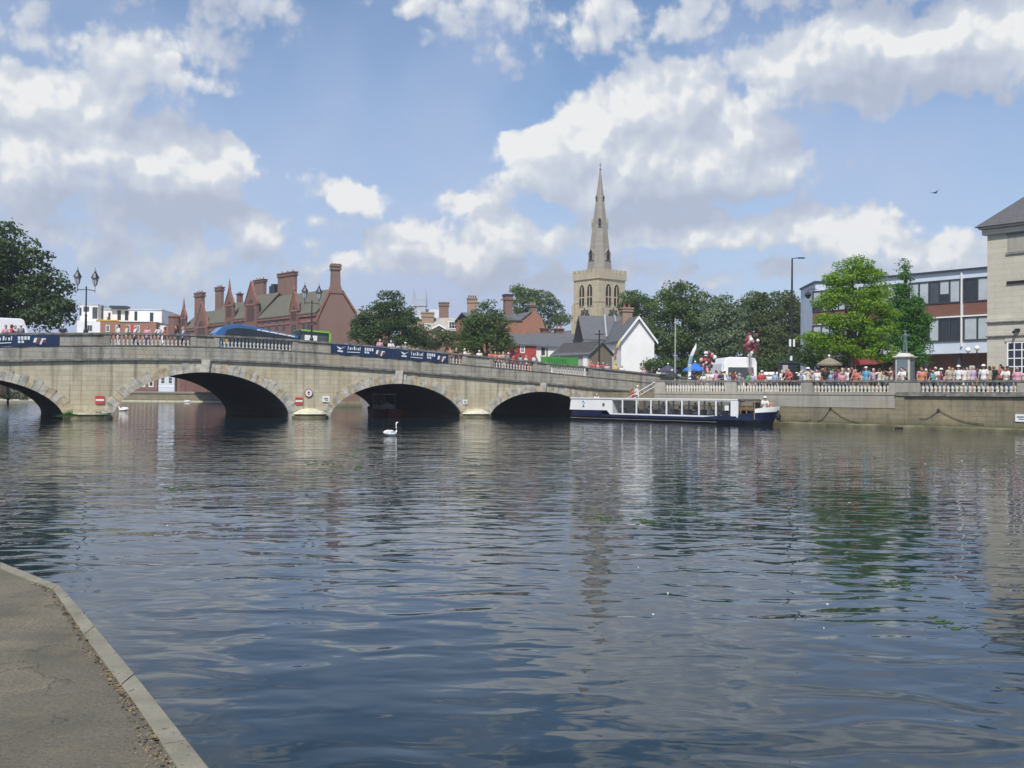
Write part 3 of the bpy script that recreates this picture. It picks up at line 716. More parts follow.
def pathmat():
    m, nt, b = nodes('old tarmac path'); vv = coords(nt)
    a = noise(nt, vv, 1.6, 6, .65); f = noise(nt, vv, 45, 5, .75); sp_ = N(nt, 'ShaderNodeTexVoronoi'); sp_.inputs['Scale'].default_value = 55; L(nt, vv, sp_.inputs['Vector'])
    g_ = noise(nt, vv, 4.5, 5, .7)
    c = mixc(nt, ramp(nt, a, [(.3,0),(.7,1)]), (.11,.097,.068), (.19,.168,.118))
    c = mixc(nt, ramp(nt, f, [(.45,0),(.7,.85)]), c, (.04,.037,.03))
    c = mixc(nt, ramp(nt, sp_.outputs['Distance'], [(.10,.75),(.2,0)]), c, (.36,.33,.26))
    c = mixc(nt, ramp(nt, g_, [(.55,0),(.72,.5)]), c, (.24,.19,.10))
    ck = N(nt, 'ShaderNodeTexVoronoi', feature='DISTANCE_TO_EDGE'); ck.inputs['Scale'].default_value = .8
    wv_ = N(nt, 'ShaderNodeVectorMath', operation='ADD'); L(nt, vv, wv_.inputs[0]); nn = N(nt, 'ShaderNodeTexNoise'); nn.inputs['Scale'].default_value = 3; nn.inputs['Detail'].default_value = 5; L(nt, vv, nn.inputs['Vector']); L(nt, nn.outputs['Color'], wv_.inputs[1]); L(nt, wv_.outputs[0], ck.inputs['Vector'])
    c = mixc(nt, ramp(nt, ck.outputs['Distance'], [(.0,.8),(.012,0)]), c, (.03,.028,.022))
    pat = noise(nt, vv, .7, 2); c = mixc(nt, ramp(nt, pat, [(.52,0),(.54,.35)]), c, (.07,.066,.055))
    L(nt, c, b.inputs['Base Color']); b.inputs['Roughness'].default_value = .9
    bp = N(nt, 'ShaderNodeBump'); bp.inputs['Distance'].default_value = .006; L(nt, f, bp.inputs['Height']); L(nt, bp.outputs[0], b.inputs['Normal'])
    return m
v = MB(); poly = [(p.x, p.y) for p in I_]
v.prismz([(poly[-1][0]-6, poly[-1][1])] + [(-14, -8), (-30, 20)] + poly, -.5, .288)
pt = v.build('path', pathmat()); tag(pt, kind='structure')
# grit, dead leaves and weeds collected along the kerb
v = MB(); rn = random.Random(5)
for i in range(900):
    t = rn.uniform(3.2, 11.5); p = samp(I_, t); q = samp(O_, t); dn = (p-q).normalized()
    d = abs(rn.gauss(0,.05)) + .004; c = p + dn*d; z = .289
    r = rn.choice([.003,.004,.006,.008]) * (1.6 if rn.random() < .05 else 1); k = rn.choice([0,0,1,2])
    a = rn.uniform(0,6.28)
    if rn.random() < .10:      # curled dead leaf
        r *= 2; v.add([(c.x+r*math.cos(a+j*1.57), c.y+r*math.sin(a+j*1.57)*.6, z+rn.uniform(.003,.02)) for j in range(4)], [(0,1,2,3)], 3)
    else:
        v.ball((c.x, c.y, z+r*.3), r, r*.8, r*.6, 5, 3, k)
go_ = v.build('grit', [MAT('pale grit',(.22,.19,.13),.9), MAT('brown grit',(.12,.09,.055),.9), MAT('dark grit',(.05,.045,.038),.9), MAT('dead leaf',(.2,.14,.06),.9)]); tag(go_, 'pale grit and dead leaves gathered on the path beside the kerb', 'grit', kind='stuff')

# ------------------------------------------------------------ tour boat
bowp = Vector((.270*68.0, 68.0, 0)); sternp = Vector((.0575*84, 84, 0))
ang = math.atan2((bowp-sternp).y, (bowp-sternp).x)     # local +x towards the bow
LB = (bowp-sternp).length - 1.75
boat = empty('tour_boat', sternp, ang, label='long navy and white passenger boat with big windows moored by the wall', cat='boat')
# local y: near side is -y (towards camera); hull from y=0 to 2.7
NS = -1 if True else 1
def bx_of(px):
    k = (px-512)/1000; return (k*sternp.y - sternp.x)/(math.cos(ang) - k*math.sin(ang))
def bz(px, py):
    x = bx_of(px); return P(px, py, sternp.y + math.sin(ang)*x).z
BWD = 2.7
def hullw(t):   # half width factor along length
    if t > .89: return max(.03, max(0, math.cos((t-.89)/.11*math.pi/2))**.65)
    if t < .03: return .85 + 5*t
    return 1.0
def sheer(t): 
    base = .50
    if t < .19: return .82
    if t < .205: return .82 - (t-.19)/.015*.32
    if t > .76: return .50 + (min(1,(t-.76)/.24))**1.3*.42 + (.05 if t > .77 else 0)
    return base
v = MB(); st_ = [0,.02,.05,.12,.185,.19,.205,.21,.3,.4,.5,.6,.7,.74,.78,.8,.83,.86,.89,.92,.95,.975,1.0]
rings = []
for t in st_:
    x = t*LB; hw = hullw(t)*BWD/2; sh = sheer(t); rake = max(0,(t-.93)/.07)*.0
    prof = [(-hw, sh), (-hw*1.02, .32), (-hw*.93, .08), (-hw*.8,-.25), (0,-.35), (hw*.8,-.25), (hw*.93,.08), (hw*1.02,.32), (hw, sh)]
    off = [(.22 if t > .97 else 0)*1.0]
    rings.append([(x + (.45*max(0,t-.9)/.1)*(z/.9), BWD/2 + y, z) for y, z in prof])
vs = [p for r_ in rings for p in r_]; fs = []; ms = []
nP = 9
for i in range(len(rings)-1):
    for k in range(nP-1):
        fs.append((i*nP+k, (i+1)*nP+k, (i+1)*nP+k+1, i*nP+k+1)); ms.append(0 if k in (0,7) else 1)
v.add(vs, fs); v.m = ms
v.add([rings[0][k] for k in range(nP)], [tuple(range(nP))], 0)
v.build('hull', [M['navy'], M['blackhull']], boat)
v = MB(); v.box(.05, LB*.80, .05, BWD-.05, .14, .16); v.build('floor', M['greyrender'], boat)
x1, x2 = 0.02, bx_of(609)
v = MB(); v.prism([(x1+.0,.82),(x2-.25,.82),(x2+.1,.50),(x2+.35,.50),(x2+.35,1.74),(x1+.15,1.74)], .03, BWD-.03); v.build('stern_cabin', M['whitepaint'], boat)
v = MB(); xe = bx_of(738)
v.box(.1, xe, -.03, BWD+.03, 1.741, 1.83); v.build('roof', M['whitepaint'], boat)
v = MB()
posts = [609.5,622.5,636.5,651,666.5,682,699,716,734.5]
posts_x = [bx_of(p) for p in posts]
for y0, y1 in ((.0,.07),(BWD-.07,BWD)):
    v.box(x2+.351, xe, y0, y1, .50, .60); v.box(x2+.351, xe, y0, y1, 1.66, 1.74)
    for i, x in enumerate(posts_x):
        wd = .06 if i < len(posts_x)-1 else .32
        if i == 0: continue
        v.box(x-wd, x+wd, y0-.01, y1-.01, .60, 1.66)
v.build('window_frame', M['whitepaint'], boat)
gl, gnt, gb = nodes('clear boat glass'); gb.inputs['Base Color'].default_value = (.12,.15,.16,1); gb.inputs['Roughness'].default_value = .03
gb.inputs['Alpha'].default_value = .10; M['clear'] = gl
for i in range(len(posts_x)-1):
    for y in (.03, BWD-.04):
        v = MB(); v.box(posts_x[i]+(.06 if i else .36), posts_x[i+1]-(.06 if i < 7 else .32), y, y+.012, .60, 1.66); v.build('window', M['clear'], boat)
v = MB()   # tables and seats inside
for i in range(9):
    x = x2+1.0 + i*1.35
    for y in (.25, 1.75):
        v.box(x, x+.42, y, y+.75, .16, .58); v.box(x-.05, x, y, y+.75, .16, 1.0)
v.build('seats', M['bluebus'] if False else MAT('dark seat cloth',(.03,.04,.07),.9), boat)
v = MB(); xb = 17.7
v.prism([(xe,1.72),(xb-.2,1.68),(xb,1.60),(xb,1.66),(xb-.2,1.76),(xe,1.83)], .0, BWD*.95); v.build('canopy', MAT('dark canvas canopy',(.05,.05,.05),.8), boat)
v = MB()
for px in (744, 750, 758): 
    x = bx_of(px)
    for y in (.30, BWD-.35): v.tube([(x-.5,y,.4),(x-.5,y,1.72)], .035)
v.tube([(bx_of(744)-.5,.30,1.18),(bx_of(758)-.5,.30,1.18)], .03)
v.box(bx_of(744)-.54, bx_of(758)-.46, .27, BWD-.32, 1.60, 1.66)
v.build('wheelhouse_frame', M['wood'], boat)
v = MB(); # white bulwark round the bow
t0 = .95
ts = np.linspace(t0, 1.0, 14); 
for sgn in (-1, 1):
    for i in range(13):
        def pp(t, k):
            x = t*LB; hw = hullw(t)*BWD/2; sh = sheer(t); z = sh + k*(.30 + .08*(t-t0)/(1-t0))
            return (x + (.45*max(0,t-.9)/.1)*(z/.9), BWD/2 + sgn*(hw+.01 - k*.02), z)
        v.quad(pp(ts[i],0), pp(ts[i+1],0), pp(ts[i+1],1), pp(ts[i],1))
v.build('bow_bulwark', M['whitepaint'], boat)
v = MB(); v.ball((LB+.55, BWD/2, .62), .16, .2, .26); v.tube([(LB+.3,BWD/2-.1,1.15),(LB+.45,BWD/2-.05,1.12),(LB+.52,BWD/2,.9)], .07); v.build('bow_fender', M['rubber'], boat)
v = MB(); x = bx_of(583.5); v.tube([(x-.12,-.0,1.50),(x+.02,-.0,1.56),(x+.12,-.0,1.42),(x+.02,0,1.25),(x-.1,-.0,1.12),(x+.12,-.0,1.12)], .035, 6); v.build('number', M['signred'] if False else MAT('pale blue lettering',(.2,.42,.6),.5), boat)
v = MB(); x = bx_of(603.5); v.T = Matrix.Translation((x,.02,1.28)); disc(v, .14, -.02, .01, 12); v.build('emblem', M['plaque'], boat)
v = MB(); v.box(bx_of(725), bx_of(729), -.02, -.0, 1.0, 1.35); v.build('notice', M['whitepaint'], boat)
v = MB(); v.T = Matrix.Translation((-.05,.3,1.35)); v.tube([(.12,0,-.3),(.0,0,-.1),(.0,0,.15)], .13); v.build('stern_buoy', MAT('orange lifebuoy',(.7,.2,.08),.6), boat)
# red boat in the shade of the second arch from the right
rb_p = bw(BSof(383, 9), 9); rb = empty('red_boat', rb_p, R(125), label='small red boat with pale cabin roof in the dark, second arch from the right', cat='boat')
v = MB()
for i, (t, hw) in enumerate(((-2.4,.75),(-1.6,.95),(0,1.0),(1.4,.85),(2.2,.45),(2.7,.05))):
    pass
S_ = [(-2.4,.75,.65),(-1.6,.95,.6),(0,1.0,.58),(1.4,.85,.62),(2.2,.45,.72),(2.8,.05,.85)]
vs = []; fs = []
for x, hw, sh in S_: vs += [(x,-hw,sh),(x,-hw*.8,-.2),(x,hw*.8,-.2),(x,hw,sh)]
for i in range(5):
    for k in range(3): fs.append((i*4+k,(i+1)*4+k,(i+1)*4+k+1,i*4+k+1))
    fs.append((i*4+0, (i+1)*4+0, (i+1)*4+3, i*4+3))
fs += [(0,1,2,3)]
v.add(vs, fs); v.build('hull', MAT('dull red hull paint', (.18,.025,.02), .5), rb)
v = MB(); v.box(-1.3,.9,-.7,.7,1.9,2.0); v.build('roof', M['whitepaint'], rb)
v = MB(); 
for x in (-1.2,.8):
    for y in (-.6,.6): v.tube([(x,y,.5),(x,y,1.95)], .03)
v.box(-1.1,.7,-.6,.6,.6,1.05); v.build('cabin', M['lampglass'], rb)
# ------------------------------------------------------------ building helper
class FR:
    def __init__(s, px, z, ang): s.x0 = (px-512)/1000*z; s.z0 = z; s.a = R(ang); s.c = math.cos(s.a); s.s_ = math.sin(s.a)
    def S(s, px, off=0):
        k = (px-512)/1000; x0 = s.x0 - s.s_*off; z0 = s.z0 + s.c*off
        return (k*z0 - x0)/(s.c - k*s.s_)
    def D(s, px, off=0): return s.z0 + s.c*off + s.s_*s.S(px, off)
    def H(s, px, py, off=0): return P(px, py, s.D(px, off)).z
    def loc(s): return Vector((s.x0, s.z0, 0))
def roofx(v, x0, x1, y0, y1, he, hr, t=.12, oh=.25, m=0):   # ridge along x
    ym = (y0+y1)/2; k = (hr-he)/(ym-y0)
    v.prismx([(y0-oh,he-oh*k),(ym,hr),(y1+oh,he-oh*k),(y1+oh,he-oh*k-t),(ym,hr-t*1.3),(y0-oh,he-oh*k-t)][::-1], x0, x1, m)
def roofy(v, x0, x1, y0, y1, he, hr, t=.12, oh=.25, m=0):
    xm = (x0+x1)/2; k = (hr-he)/(xm-x0)
    v.prism([(x0-oh,he-oh*k-t),(xm,hr-t*1.3),(x1+oh,he-oh*k-t),(x1+oh,he-oh*k),(xm,hr),(x0-oh,he-oh*k)], y0, y1, m)
def hip(v, x0, x1, y0, y1, he, hr, oh=.4, m=0):
    ym = (y0+y1)/2; d = (y1-y0)/2
    v.add([(x0-oh,y0-oh,he),(x1+oh,y0-oh,he),(x1+oh,y1+oh,he),(x0-oh,y1+oh,he),(x0+d,ym,hr),(x1-d,ym,hr)],
          [(0,1,5,4),(2,3,4,5),(1,2,5),(3,0,4),(3,2,1,0)], m)
def window(par, x0, x1, z0, z1, y, fm, gm, nx=2, nz=2, t=.07, bar=.04, name='window'):
    v = MB(); yo = y-.05
    v.box(x0,x1,yo,y+.02,z0,z0+t); v.box(x0,x1,yo,y+.02,z1-t,z1); v.box(x0,x0+t,yo,y+.02,z0+t,z1-t); v.box(x1-t,x1,yo,y+.02,z0+t,z1-t)
    for i in range(1,nx): x = x0+(x1-x0)*i/nx; v.box(x-bar/2,x+bar/2,yo+.005,y+.02,z0+t,z1-t)
    for i in range(1,nz): z = z0+(z1-z0)*i/nz; v.box(x0+t,x1-t,yo+.01,y+.02,z-bar/2,z+bar/2)
    f = v.build(name, fm, par)
    g = MB(); g.box(x0+.02,x1-.02,y-.012,y+.0,z0+.02,z1-.02); g.build('pane', gm, f); return f
def chimney(par, x0, x1, y0, y1, z0, z1, mat, pots=2, capm=None, flare=.12, potm=None):
    v = MB(); h = z1-z0; cz = z1-min(.9, h*.22)
    v.box(x0,x1,y0,y1,z0,cz); v.box(x0-flare,x1+flare,y0-flare,y1+flare,cz,cz+.25*(z1-cz)); v.box(x0-flare*.5,x1+flare*.5,y0-flare*.5,y1+flare*.5,cz+.25*(z1-cz),cz+.7*(z1-cz)); v.box(x0-flare*1.3,x1+flare*1.3,y0-flare*1.3,y1+flare*1.3,cz+.7*(z1-cz),z1, 1)
    c = v.build('chimney', [mat, capm or mat], par)
    if pots:
        p = MB()
        for i in range(pots): p.lathe([(.14,0),(.13,.4),(.17,.45),(.17,.5)], x0+(x1-x0)*(i+.5)/pots, (y0+y1)/2, z1, 8)
        p.build('chimney_pots', potm or M['terracotta'], c)
    return c

# ------------------------------------------------------------ stone hotel, right edge
f = FR(987, 66, -50); h = empty('stone_hotel', f.loc(), f.a, label='tall pale stone building with slate hipped roof at the right edge', cat='building')
he = f.H(987, 227.8)
v = MB(); v.box(0, 24, 0, 14, DECKZ-.1, he); v.build('wall', M['hotelstone'], h)
v = MB(); hip(v, 0, 24, 0, 14, he+.02, he+6.9, .6); v.build('roof', M['darkslate'], h)
v = MB(); v.box(-.42, 24.5, -.42, .3, he-.12, he); v.box(-.25, 24.2, -.25, .2, he-.5, he-.161); v.build('cornice', M['hotelstone'], h)
for py in (320.5, 334.5):
    z = f.H(990, py); v = MB(); v.box(-.04, 24, -.10, .1, z-.10, z+.10); v.box(-.05,24,-.13,.1,z-.17,z-.101,1); v.build('string_course', [M['hotelstone'], M['coping']], h)
xw0 = f.S(1007)
ww = 1.9
for i in range(6):
    x = xw0 + i*3.6
    window(h, x, x+ww, f.H(1007, 375), f.H(1007, 342), -.0, M['whitepaint'], M['glass'], 4, 4, .09, .06)
    v = MB(); v.box(x-.1, x+ww+.1, -.08, .0, f.H(1007,342)+.02, f.H(1007,342)+.22); v.build('lintel', M['hotelstone'], h)
    zt, zb_ = f.H(1007, 235), f.H(1007, 252.5)
    v = MB(); v.box(x, x+ww, -.012, 0, zb_, zt); v.build('blind_panel', M['quay_band'], h)
    v = MB(); v.box(x-.06, x+ww+.06, -.1, 0, zb_-.14, zb_-.001); v.box(x-.06,x+ww+.06,-.06,0,zt,zt+.08); v.build('sill', M['coping'], h)
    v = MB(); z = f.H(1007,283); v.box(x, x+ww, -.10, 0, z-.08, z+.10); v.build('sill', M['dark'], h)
    if i: window(h, x+.1, x+ww-.1, f.H(1007,318), f.H(1007,286), 0, M['whitepaint'], M['glass'], 3, 4, .08, .05)
v = MB(); v.box(xw0+.6, xw0+.85, -.3, -.05, f.H(1012,332), f.H(1012,329)); v.tube([(xw0+.7,-.3,f.H(1012,331)),(xw0+.7,-.7,f.H(1012,333))], .09); v.build('floodlight', M['iron'], h)
x = f.S(1021, 3); chimney(h, 3.4, 4.0, 1.2, 1.8, he+.3, he+3.0, M['whitepaint'], 0)

# ------------------------------------------------------------ modern office block
f = FR(985, 88, -50); of = empty('office_block', f.loc(), f.a, label='long modern pale office block with brown brick bands behind the bright green trees', cat='building')
xl = f.S(829); ht = f.H(985, 268.5)
v = MB(); v.box(xl, 10, 0, 12, f.H(985,352.5)+.0, ht-.001); v.build('wall', M['palepanel'], of)
v = MB(); v.box(xl-.1, 10, -.25, 12, ht, ht+.14); v.build('roof_edge', M['darkframe'], of)
v = MB(); v.box(xl, 10, 1.5, 12, DECKZ-.1, f.H(985,352.5)-.001); v.build('ground_floor', M['brownbrick'], of)
v = MB()
for x in np.arange(xl+.5, 10, 3.1): v.box(x, x+.25, .3, .55, DECKZ-.1, f.H(985,352.5)-.001)
v.build('columns', M['darkframe'], of)
xm = f.S(962); bay = f.S(962)-f.S(915)
zA, zB, zC, zD = f.H(962,278.5), f.H(962,302.5), f.H(962,317), f.H(962,318)
zE = f.H(962,341)
bays = [(xm+.12, xm+.12+6.2)] + [(xm-.1-(i+1)*5.15+.2, xm-.1-i*5.15) for i in range(3)]
rn = random.Random(2)
for bi, (x0, x1) in enumerate(bays):
    v = MB(); v.box(x0, x1, -.05, .0, zC+.12, zB-.001); v.build('spandrel', M['brownbrick'], of)
    for z0, z1 in ((zB, zA), (zE, zC)):
        v = MB(); n = 5; t = .12
        v.box(x0,x1,-.12,.02,z0,z0+t); v.box(x0,x1,-.12,.02,z1-t,z1)
        for i in range(n+1): 
            x = x0+(x1-x0-t)*i/n; v.box(x, x+t, -.11, .02, z0+t, z1-t)
        wf = v.build('window', M['darkframe'], of)
        for i in range(n):
            a = x0+(x1-x0-t)*i/n; b = x0+(x1-x0-t)*(i+1)/n
            g = MB(); g.box(a+t-.03, b+.03, -.04, -.03, z0+t-.03, z1-t+.03); g.build('pane', M['glassb'] if rn.random() < .45 else M['glass'], wf)
            g = MB(); q = rn.random(); 
            if q < .75: g.box(a+t+.02, b-.02, -.048, -.041, z0+t+(.0 if q < .4 else (z1-z0)*.35), z1-t); g.build('blind', M['curtain'], wf)
v = MB(); v.box(xm-.04, xm+.06, -.22, -.001, zE-.5, ht-.2); v.build('white_fin', M['whitepaint'], of)
v = MB(); v.box(xl, 10, -.16, -.001, zC+.001, zC+.119); v.build('white_band', M['whitepaint'], of)
w2 = FR(815, 104, -4); v = MB(); e = empty('stair_tower', w2.loc(), w2.a, label='pale blue grey blank block at the left end of the office building', cat='building')
v.box(0, w2.S(830), 0, 7, 0, w2.H(820, 283)); v.build('wall', M['palepanel'], e)
v = MB(); v.box(-.15, w2.S(830)+.1, -.15, 7, w2.H(820,283)+.001, w2.H(820,283)+.2); v.build('roof_edge', M['darkframe'], e)
for (px, py) in ((968,350),(977,348)):
    fz = FR(px, 84, 0); p = P(px, py, 84); e = empty('globe_lamp', (p.x, p.y, DECKZ), 0, label='white globe lamp on a thin post before the office block, %s one' % ('left' if px == 968 else 'right'), cat='lamp', group='globe lamps before the office block')
    v = MB(); v.ball((0,0,p.z-DECKZ), .22, n=12, mm=8); v.build('globe', M['whitepaint'], e, True)
    v = MB(); v.tube([(0,0,0),(0,0,p.z-DECKZ-.2)], .05); v.build('post', M['iron'], e)

# ------------------------------------------------------------ church
zc_ = 215; f = FR(597.7, zc_, 0); ch = empty('church_tower', Vector((f.x0+.1, zc_, 0)), R(39), label='tall stone church tower with a pointed spire rising behind the houses', cat='church')
A = 8.0; Hb = P(598, 276, zc_).z; Ht = P(598, 268, zc_).z
z_ = lambda py: P(598, py, zc_).z
v = MB(); v.box(0, A, 0, A, 0, z_(278)); v.build('tower', M['churchstone'], ch)
v = MB(); v.box(-.25, A+.25, -.25, A+.25, z_(278), z_(277)); v.box(-.1,A+.1,-.1,A+.1,z_(301.5)-.0,z_(301)); v.box(-.15,A+.15,-.15,A+.15,z_(320),z_(319)); v.build('string_courses', M['churchstone'], ch)
v = MB(); zt = z_(271.5)
v.box(-.2,A+.2,-.2,.15,z_(277)+.001,zt); v.box(-.2,A+.2,A-.15,A+.2,z_(277)+.001,zt); v.box(-.2,.15,.151,A-.151,z_(277)+.001,zt); v.box(A-.15,A+.2,.151,A-.151,z_(277)+.001,zt)
n = 7
for i in range(n):
    a = -.2 + (A+.4)*i/(n-.42); b = a + (A+.4)/(n-.42)*.58
    v.box(a,b,-.2,.15,zt+.001,z_(268)); v.box(a,b,A-.15,A+.2,zt+.001,z_(268))
    if 0 < i < n-1: v.box(-.2,.15,a,b,zt+.001,z_(268)); v.box(A-.15,A+.2,a,b,zt+.001,z_(268))
v.build('parapet', M['churchstone'], ch)
# buttresses
v = MB()
for cx, cy in ((0,0),(A,0),(0,A),(A,A)):
    for (dx, dy) in ((1,0),(0,1)):
        sx = -1 if cx == 0 else 1; sy = -1 if cy == 0 else 1
        if dx: v.box(min(cx, cx+sx*.6), max(cx, cx+sx*.6), cy-(0 if sy<0 else .8), cy+(.8 if sy<0 else 0), 0, z_(303))
        else: v.box(cx-(0 if sx<0 else .8), cx+(.8 if sx<0 else 0), min(cy, cy+sy*.6), max(cy, cy+sy*.6), 0, z_(303))
v.build('buttress', M['churchstone'], ch)
def lancet(w, h0, h1, n=6):
    pts = [(-w,h0),(w,h0)]; spring = h1 - w*1.9
    for i in range(n+1):
        t = i/n; pts.append((w - w*(1-math.cos(t*math.pi/2))*1.0, spring + (h1-spring)*math.sin(t*math.pi/2)))
    for i in range(n-1, -1, -1):
        t = i/n; pts.append((-w + w*(1-math.cos(t*math.pi/2))*1.0, spring + (h1-spring)*math.sin(t*math.pi/2)))
    return pts
for side in range(2):
    for cx in (2.75, 5.25):
        T_ = Matrix.Translation((cx, 0, 0)) if side == 0 else Matrix.Rotation(R(90), 4, 'Z') @ Matrix.Translation((cx, 0, 0))
        if side == 1: T_ = Matrix.Translation((0,0,0)) @ Matrix.Rotation(R(-90),4,'Z') @ Matrix.Translation((-cx,0,0))
        v = MB(); v.T = T_; v.prism(lancet(.98, z_(305.5), z_(281.5)), -.10, -.0); fr = v.build('belfry_opening', M['churchstone'], ch)
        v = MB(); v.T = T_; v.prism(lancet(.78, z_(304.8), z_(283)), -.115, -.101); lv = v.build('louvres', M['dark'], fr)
        v = MB(); v.T = T_
        v.box(-.11,.11,-.17,-.116,z_(304.8),z_(285)); v.box(-.75,.75,-.15,-.116,z_(296)-.12,z_(296)+.12)
        v.build('mullion', M['churchstone'], fr)
    T_ = Matrix.Translation((4.3,0,0)) if side == 0 else Matrix.Rotation(R(-90),4,'Z') @ Matrix.Translation((-4.3,0,0))
    v = MB(); v.T = T_ @ Matrix.Translation((0,-.12,z_(314))); disc(v, 1.2, -.06, .1, 24)
    for q in range(8):
        v.T = T_ @ Matrix.Translation((0,-.12,z_(314))) @ Matrix.Rotation(R(45*q),4,'Y'); v.box(-.16,.16,-.05,.05,1.1,1.5)
    ck = v.build('clock_face', M['clock'], ch)
    v = MB()
    for q in range(12):
        v.T = T_ @ Matrix.Translation((0,-.19,z_(314))) @ Matrix.Rotation(R(30*q),4,'Y'); v.box(-.05,.05,-.01,.01,.8,1.05)
    v.T = T_ @ Matrix.Translation((0,-.2,z_(314))) @ Matrix.Rotation(R(20),4,'Y'); v.box(-.06,.06,-.01,.01,-.1,.8)
    v.T = T_ @ Matrix.Translation((0,-.2,z_(314))) @ Matrix.Rotation(R(150),4,'Y'); v.box(-.07,.07,-.01,.01,-.1,.55)
    v.build('hands', M['gold'], ck)
    # small gablet label between the pairs and a lower band of openings
    v = MB(); v.T = T_; v.prism([(-.5,z_(309)),(.5,z_(309)),(0,z_(300))], -.14, 0); v.build('gablet', M['churchstone'], ch)
v = MB(); r0 = 3.08; zb = z_(274); ztip = z_(164); c = A/2
v.lathe([(r0,zb),(r0*.97,zb+1),(r0*.05,ztip)], c, c, 0, 8, rot=R(22.5)); v.build('spire', M['spirestone'], ch)
v = MB(); v.ball((c,c,ztip+.1), .22); v.tube([(c,c,ztip),(c,c,ztip+1.6)], .05); v.box(c-.3,c+.3,c-.04,c+.04,ztip+1.0,ztip+1.1); v.build('finial', M['iron'], ch)
def lucarne(ang, pyb, pyt, w):
    zb2, zt2 = z_(pyb), z_(pyt); frac = 1-(zb2-zb)/(ztip-zb); rad = r0*frac*math.cos(R(22.5))
    v = MB(); v.T = Matrix.Translation((c,c,0)) @ Matrix.Rotation(R(ang),4,'Z') @ Matrix.Translation((0,-rad,0))
    hh = zt2-zb2
    v.box(-w,w,-.25,.5,zb2,zb2+hh*.6); roofy(v,-w,w,-.3,.5,zb2+hh*.6,zt2,.08,.08); l = v.build('lucarne', M['spirestone'], ch)
    v = MB(); v.T = Matrix.Translation((c,c,0)) @ Matrix.Rotation(R(ang),4,'Z') @ Matrix.Translation((0,-rad-.26,0))
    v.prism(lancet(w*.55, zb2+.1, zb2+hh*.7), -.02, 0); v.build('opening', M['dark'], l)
for k in range(4):
    lucarne(90*k, 258, 246, .75); lucarne(90*k+45, 224, 214, .5); lucarne(90*k, 196, 190, .3)
v = MB(); v.box(-2, 10, A, A+30, 0, 12); roofy(v, -2, 10, A, A+30, 12, 17, m=1); v.build('nave', [M['churchstone'], M['slate']], ch)

# ------------------------------------------------------------ white gabled house
f = FR(621, 118, 12); wh = empty('white_house', f.loc(), f.a, label='white rendered house with steep gable end and slate roof before the church', cat='house')
x1 = f.S(654); hr = f.H(639, 316, 0); he = f.H(622, 337.5)
xm = x1/2
v = MB(); v.prism([(0,DECKZ-.1),(x1,DECKZ-.1),(x1,he),(xm,hr-.15),(0,he)], 0, 14); v.build('wall', M['whiterender'], wh)
v = MB(); roofy(v, 0, x1, -.35, 14.2, he, hr, .22, .3); v.build('roof', M['slate'], wh)
v = MB(); k = (hr-he)/xm
for sg in (-1, 1):
    v.add([(xm,-.40,hr+.02),(xm+sg*(xm+.35),-.40,he-.35*k+.02),(xm+sg*(xm+.35),-.40,he-.35*k-.30),(xm,-.40,hr-.34),(xm,-.3,hr+.02),(xm+sg*(xm+.35),-.3,he-.35*k+.02),(xm+sg*(xm+.35),-.3,he-.35*k-.30),(xm,-.3,hr-.34)],
          [(0,1,2,3),(7,6,5,4),(0,4,5,1),(3,2,6,7),(1,5,6,2)])
v.build('bargeboard', M['whitepaint'], wh)
chimney(wh, xm-.7, xm+.5, 3.5, 4.3, hr-1, f.H(639,305), M['buffbrick'], 2)
# wing to the left with the ridge running across
f2 = FR(592, 124, 4); wg = empty('white_cottage', f2.loc(), f2.a, label='white cottage wing with broad grey slate roof, left of the white gable', cat='house')
xw = f2.S(622.5); v = MB(); hw_ = f2.H(610, 337.5); v.box(0, xw, 0, 9, DECKZ-.1, hw_); v.build('wall', M['whiterender'], wg)
v = MB(); roofx(v, -1.2, xw+.5, 0, 9, hw_, f2.H(610,316,4.5), .2, .3); v.build('roof', M['slate'], wg)
v = MB(); xx = f2.S(606)
v.tube([(xx,-.3,hw_+.05),(xx+.5,4.5,f2.H(606,315.5,4.5)+.1)], .12, 6); xx = f2.S(618); v.tube([(xx,-.3,hw_+.05),(xx+.3,4.5,f2.H(618,316,4.5)+.1)], .07, 6); v.build('lead_flashing', M['lead'], wg)
window(wg, f2.S(607), f2.S(610), f2.H(608,349), f2.H(608,341), 0, M['darkframe'], M['glass'], 1, 2)
f3 = FR(575, 134, -28); c3 = empty('slate_roofed_house', f3.loc(), f3.a, label='grey slate roofed house with a stepped stone chimney below the church tower', cat='house')
xr = f3.S(606); v = MB(); v.box(0, xr, 0, 8, DECKZ-.1, f3.H(590,338)); v.build('wall', M['whiterender'], c3)
v = MB(); roofx(v, -.4, xr, 0, 8, f3.H(590,338), f3.H(596,317.5,4), .2, .3); v.build('roof', M['darkslate'], c3)
chimney(c3, f3.S(593), f3.S(600), -.9, .4, 8 if False else f3.H(596,345), f3.H(596,327), M['brownstone'], 0)
